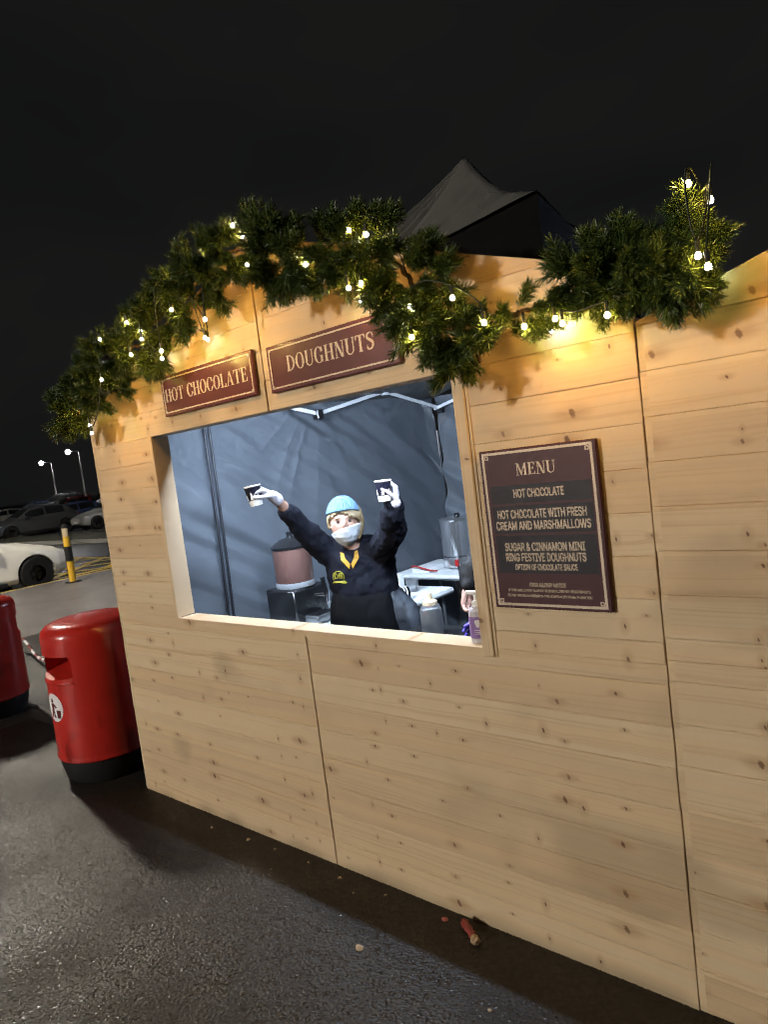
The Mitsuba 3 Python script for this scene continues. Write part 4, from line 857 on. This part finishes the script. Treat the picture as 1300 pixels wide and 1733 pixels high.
def car_ring(i):
    zb, zs, zt, ws, wt = sec[i]; x = tt[i]
    half = [(0, zb), (ws * .86, zb), (ws * .98, zb + .10), (ws, (zb + zs) / 2), (ws * .985, zs - .04), (ws * .95, zs + .012), (wt + (ws * .95 - wt) * .12, zs + (zt - zs) * .88), (wt * .86, zt), (0, zt + .035)]
    return [(x, y, z) for y, z in half] + [(x, -y, z) for y, z in half[-2:0:-1]]
rings = np.array([car_ring(i) for i in range(len(tt))]); nr = rings.shape[1]
cf = []
for i in range(len(tt) - 1):
    for j in range(nr):
        a, b = i * nr + j, i * nr + (j + 1) % nr; cf += [[a, a + nr, b + nr], [a, b + nr, b]]
cv = np.vstack([rings.reshape(-1, 3), rings[0].mean(0)[None], rings[-1].mean(0)[None]]); nn = len(tt) * nr
for j in range(nr): cf += [[nn, j, (j + 1) % nr], [nn + 1, (len(tt) - 1) * nr + (j + 1) % nr, (len(tt) - 1) * nr + j]]
cb = trimesh.Trimesh(cv, cf, process=False); cb.fix_normals()
cbm = solid(cb)
for wx_ in (.82, 3.55):
    for s in (-1, 1): cbm = cbm - m3.Manifold.cylinder(.5, .37, .37, 40).rotate([90, 0, 0]).translate([wx_, s * .86 + .25, .33])
    cbm = cbm
car_body = mesh_of(cbm)
def strip(t0, t1, fn0, fn1, n=12):
    t = np.linspace(t0, t1, n); r = np.stack([np.interp(t, tt, sec[:, i]) for i in range(5)], -1)
    A, Bq = np.array([fn0(x, *q) for x, q in zip(t, r)]), np.array([fn1(x, *q) for x, q in zip(t, r)])
    f = [q for i in range(n - 1) for q in ([i, i + 1, n + i + 1], [i, n + i + 1, n + i])]
    return trimesh.Trimesh(np.vstack([A, Bq]), f, process=False)
lowp = lambda s: (lambda x, zb, zs, zt, ws, wt: (x, s * ((wt + (ws * .95 - wt) * .12) * .2 + .8 * ws * .95 + .012), zs + .012 + (zt - zs) * .17))
topp = lambda s: (lambda x, zb, zs, zt, ws, wt: (x, s * (wt + (ws * .95 - wt) * .12 + .012), zs + (zt - zs) * .84))
GL = [('side_window', strip(.75, 1.72, lowp(s), topp(s))) for s in (-1, 1)] + [('side_window', strip(1.80, 2.72, lowp(s), topp(s))) for s in (-1, 1)]
ws_ = grid(lambda u, v: np.stack([2.46 + .60 * u, (v - .5) * 2 * (np.interp(2.46 + .6 * u, tt, sec[:, 4]) * .88), np.interp(2.46 + .6 * u, tt, sec[:, 2]) + .016 + .035 * (1 - np.abs(v - .5) * 1.9)], -1), 10, 8)
rw_ = grid(lambda u, v: np.stack([.12 + .36 * u, (v - .5) * 2 * (np.interp(.12 + .36 * u, tt, sec[:, 4]) * .88), np.interp(.12 + .36 * u, tt, sec[:, 2]) + .016 + .035 * (1 - np.abs(v - .5) * 1.9)], -1), 8, 8)
GL += [('windscreen', ws_), ('rear_window', rw_)]
PARTS = {}
def car(label, pos, heading, paint, group=None, scale=1.0, name='parked_car', tall=1.0):
    k = thing(name, label, 'car', group)
    M = T().translate(list(pos)).rotate([0, 0, 1], math.degrees(heading)).scale([scale, scale, scale * tall]).translate([-2.16, 0, 0])
    def p(n, key, mk, mat, smooth=30, parent=None, **more):
        if key not in PARTS or more: PARTS[key] = mikit.ply(mk, mat, smooth=smooth, **more)
        kk = free(f'{parent or k}__{n}'); d_ = {**PARTS[key], 'to_world': M}
        if mat: d_['bsdf'] = {'type': 'ref', 'id': mat}
        scene[kk] = d_; return kk
    p('body', 'body', car_body, 'car_' + paint)
    for i, (n, m) in enumerate(GL): p(n, f'gl{i}', m, 'car_glass', False)
    for i, wx_ in enumerate((.82, 3.55)):
        for s in (-1, 1):
            w = p('wheel', f'wh{i}{s}', orient(lathe([(.16, -.10), (.30, -.10), (.325, -.07), (.325, .07), (.30, .10), (.16, .10)], 32), V(wx_, s * .80, .325), V(1, 0, 0), V(0, 0, 1), V(0, -s, 0)), 'rubber_black')
            sp = [lathe([(0, -.05), (.055, -.05), (.055, -.085), (0, -.088)], 16), lathe([(.185, -.06), (.215, -.06), (.215, -.095), (.19, -.09)], 28)] + [orient(box(.03, .20, -.022, .022, -.085, -.055), V(0, 0, 0), V(math.cos(q), math.sin(q), 0), V(-math.sin(q), math.cos(q), 0), V(0, 0, 1)) for q in np.arange(5) * 2 * np.pi / 5]
            p('rim', f'rim{i}{s}', orient(cat(sp), V(wx_, s * .80, .325), V(1, 0, 0), V(0, 0, 1), V(0, s, 0)), 'graphite_rim', parent=w)
    for s in (-1, 1):
        p('headlight', f'hl{s}', orient(trimesh.creation.icosphere(2, 1.0), V(4.03, s * .70, .665), V(.17, -s * .06, 0), V(0, .13, 0), V(-.05, 0, .075)), 'lamp_lens', True)
        p('tail_light', f'tl{s}', box(.01, .10, s * .62, s * .76, .78, .90, .02), 'tail_red', 40)
        p('mirror', f'mi{s}', box(2.72, 2.88, s * .90, s * 1.06, .93, 1.05, .03), 'car_' + paint, 40)
    p('number_plate', 'pl', box(4.325, 4.335, -.25, .25, .38, .49), 'plate_white', False)
    p('sill', 'si', box(1.25, 2.98, -.90, .90, .15, .24, .02), 'dull_black', 40)
    p('grille', 'gr', box(4.25, 4.328, -.42, .42, .30, .36, .01), 'dull_black', 40)
    return k
plain('graphite_rim', (.05, .05, .052), .35, metallic=.7)
RD = -.125
car('white car with dark wheels at the yellow lined kerb behind the bins', (-11.75, 2.62, RD), math.radians(90), 'white', None, 1.02)
h = math.radians(-90)
row = 'cars parked beyond the road'
car('silver car seen from its side with pale bonnet, right of the dark cars', (-31.6, 17.0, RD), h - .06, 'silver', row)
car('dark car nearest the left edge of the view in the car park', (-34.8, 13.9, RD), h + .03, 'graphite', row, 1.06)
car('black car behind the silver bonnet close to the hut corner', (-27.4, 17.4, RD), h, 'black', row, 1.03, tall=1.12)
car('blue car half hidden between the dark and silver cars', (-38.5, 17.6, RD), h, 'blue', row)
car('white van roofed car in the second row of the car park', (-50, 27.5, RD), h + .1, 'pearl', row, 1.05, tall=1.45)
car('dull red car in the second row of the car park', (-56, 26.0, RD), h, 'red', row, tall=1.25)
car('grey car in the second row of the car park', (-44.5, 26.6, RD), h, 'graphite', row, tall=1.15)
car('pale car at the far left of the second row', (-62, 22.5, RD), h, 'silver', row)
far = 'distant cars in the back rows'
for i, (pa, nm) in enumerate([('pearl', 'white'), ('black', 'black'), ('silver', 'silver'), ('graphite', 'grey'), ('red', 'red'), ('blue', 'dark blue')] * 2):
    q = i // 6
    car(f'distant {nm} car in the {"last" if q else "third"} row of the dark car park', (-50 - 5.6 * (i % 6) - 18 * q, 31 + .9 * (i % 6) - 3.4 * (i % 2) + 7.5 * q, RD), h + rng.normal(0, .05), pa, far, 1.0 + .08 * rng.random(), tall=1.25 + .25 * (i % 3 == 0))
# ------------------------------------------------------------------ bollard, lamps, far things
bl = thing('bollard', 'yellow and black banded bollard with a reflector on the pavement beside the white car', 'bollard')
bp = V(-9.78, 4.23, 0)
put(bl, 'post', rod(bp, bp + V(0, 0, 1.10), .062, 24), 'bollard_yellow', 30)
put(bl, 'band', rod(bp + V(0, 0, .42), bp + V(0, 0, .70), .070, 24), 'dull_black', 30)
put(bl, 'cap', lathe([(0, .90), (.066, .90), (.068, 1.08), (.055, 1.13), (0, 1.15)], 24, bp), 'dull_black', 30)
put(bl, 'reflector', wrap(sbox(-.055, 0, .055, .16), .0685, bp[:2], .90, math.atan2(-.45, .9), .003, .02), 'litter_paper')
put(bl, 'base_plate', box(bp[0] - .11, bp[0] + .11, bp[1] - .11, bp[1] + .11, 0, .015), 'dull_black')
def street_lamp(label, x, y, h, arm, col, k, w, size=(.30, .14), tilt=0.0, group='street lamps'):
    s = thing('street_lamp', label, 'street lamp', group)
    z0 = RD if abs(x) > 11 or y > 10 else 0
    put(s, 'pole', rod((x, y, z0), (x, y, h), .085, 14, .05), 'grey_metal', 40)
    ax, ay = arm; L = math.hypot(ax, ay); d = V(ax / L, ay / L, 0)
    put(s, 'arm', rod((x, y, h - .02), (x + ax, y + ay, h + .05), .035, 10), 'grey_metal', 40)
    c = V(x + ax, y + ay, h + .04); dd = d * math.cos(tilt) - V(0, 0, math.sin(tilt)) * 0
    q = V(-d[1], d[0], 0); dn = V(0, 0, -1) * math.cos(tilt) + d * math.sin(tilt); fw = np.cross(dn, q)
    put(s, 'head', orient(box(-size[0] - .05, size[0] + .05, -size[1] - .03, size[1] + .03, -.10, -.005, .02), c, fw, q, dn), 'grey_metal', 40)
    put(s, 'lens', orient(box(-size[0], size[0], -size[1], size[1], -.004, .03), c, fw, q, dn), 'white_plastic', False, emitter=glow(col, k, w))
    return s
street_lamp('street lamp on a tall pole lighting the hut front from behind the viewer', -3.0, -15.5, 4.6, (0, 1.0), (1.0, .92, .80), WHITE_FLOOD * 3.0, 5, (.38, .22), math.radians(72), 'tall lamps lighting the hut')
street_lamp('tall street lamp beyond the bins, outside the view, lighting the wet ground', -9.6, 1.2, 6.4, (1.0, .1), (1.0, .90, .74), SIDE_FLOOD * 3.0, 4, (.38, .22), math.radians(38), 'tall lamps lighting the hut')
street_lamp('street lamp on a tall pole behind the right hand hut with cold white light', 1.6, 18.5, 5.2, (0, -1.0), (.72, .88, 1.15), BACK_FLOOD * 2.0, 2, (.38, .22), math.radians(60), 'tall lamps lighting the hut')
street_lamp('tall street lamp at the road edge, outside the view, lighting parked cars', -22.0, 3.0, 8.5, (-1.0, .6), (1.0, .95, .84), 1300, 1, (.38, .22), math.radians(55), 'tall lamps lighting the hut')
def far_lamp(label, x, y, h, k):
    s = thing('street_lamp', label, 'street lamp', 'distant lit street lamps')
    put(s, 'pole', rod((x, y, RD), (x, y, h), .13, 12, .07), 'white_metal', 40)
    put(s, 'arm', rod((x, y, h), (x + .15, y - 1.1, h + .12), .06, 8), 'white_metal', 40)
    m = trimesh.creation.icosphere(2, .27); m.apply_translation((x + .15, y - 1.2, h + .02)); put(s, 'lantern', m, 'white_plastic', True, emitter=glow((1.0, .95, .85), k, .4))
far_lamp('distant lit street lamp, the lower and nearer to the left edge of the two', -77.0, 34.5, 6.0, 1500)
far_lamp('distant lit street lamp, the taller of the two and closer to the hut', -66.0, 32.5, 6.3, 1200)
sg = thing('car_park_sign', 'pale blank upright sign board among the parked cars', 'sign')
put(sg, 'post', rod((-46.0, 24.3, RD), (-46.0, 24.3, 1.6), .04), 'grey_metal', 30)
put(sg, 'board', box(-46.03, -45.97, 23.9, 24.5, 1.5, 3.0, .01), 'sticker_white', 30)
g = np.random.default_rng(5); bv = []
for i in range(900):
    c = g.normal(size=3) * V(.9, .9, .45); q = trimesh.creation.icosphere(0, .09); q.apply_scale(g.uniform(.6, 1.3, 3)); q.apply_translation(c + V(-40.5, 11.6, .55)); bv.append(q)
bu = thing('bush', 'small green bush on the verge at the left edge of the view', 'bush')
put(bu, 'foliage', cat(bv), 'bush_leaf', kind='stuff')
put(bu, 'stem', rod((-40.5, 11.6, -.05), (-40.5, 11.6, .5), .05), 'twig_brown', 40)

# ------------------------------------------------------------------ litter on the ground
def pebble(c, r, mat, seed):
    m = trimesh.creation.icosphere(2, r); g_ = meshkit.noise(np.asarray(m.vertices) / r * 1.4 + seed, seed); m.vertices = m.vertices * (.7 + .6 * g_)[:, None] * V(1, .85, .6); m.apply_translation((c[0], c[1], r * .5)); return m
WHERE = ['first and biggest of those near the bins', 'between the bins and the hut seam, nearest the boards', 'halfway along the serving hut, close to the boards', 'a little out from the hut before the seam', 'just right of the foot of the board seam', 'right of the seam and farther out from the hut', '', 'nearest the hut corner by the bin', 'tiny, between the seam and the wrapper', 'right of the wrapper, out from the hut']
CR = [((.95, -.06), .009), ((1.12, -.05), .006), ((1.33, -.05), .007), ((1.22, -.16), .006), ((1.52, -.06), .008), ((1.63, -.10), .006), ((1.85, -.31), .014), ((.70, -.08), .007), ((1.75, -.05), .006), ((2.35, -.30), .007)]
for i, (c, r) in enumerate(CR):
    solo('crumb', pebble(c, r, 0, i), 'stone_tan', f'tan doughnut crumb on the asphalt, {WHERE[i]}' if i != 6 else 'largest tan crumb lying alone on the dark asphalt', 'crumb', True, 'crumbs on the asphalt' if i != 6 else None)
solo('crumb', pebble((2.02, -.05), .012, 0, 33), 'litter_pink', 'small pink crumb against the foot of the hut', 'crumb', True)
lw = thing('wrapper', 'crumpled red and tan paper wrapper at the foot of the hut', 'wrapper')
w0 = V(2.10, -.045, .018)
a = bones([[(w0, .016), (w0 + V(.055, -.035, -.002), .012)]], .006, 2); wrinkle(a, .012, 60, 2); put(lw, 'body', a, 'litter_red', 20)
a = bones([[(w0 + V(.055, -.035, -.002), .009), (w0 + V(.075, -.052, 0), .017)]], .006, 2); wrinkle(a, .012, 70, 4); put(lw, 'end', a, 'stone_tan', 20, label='torn tan end of the wrapper')
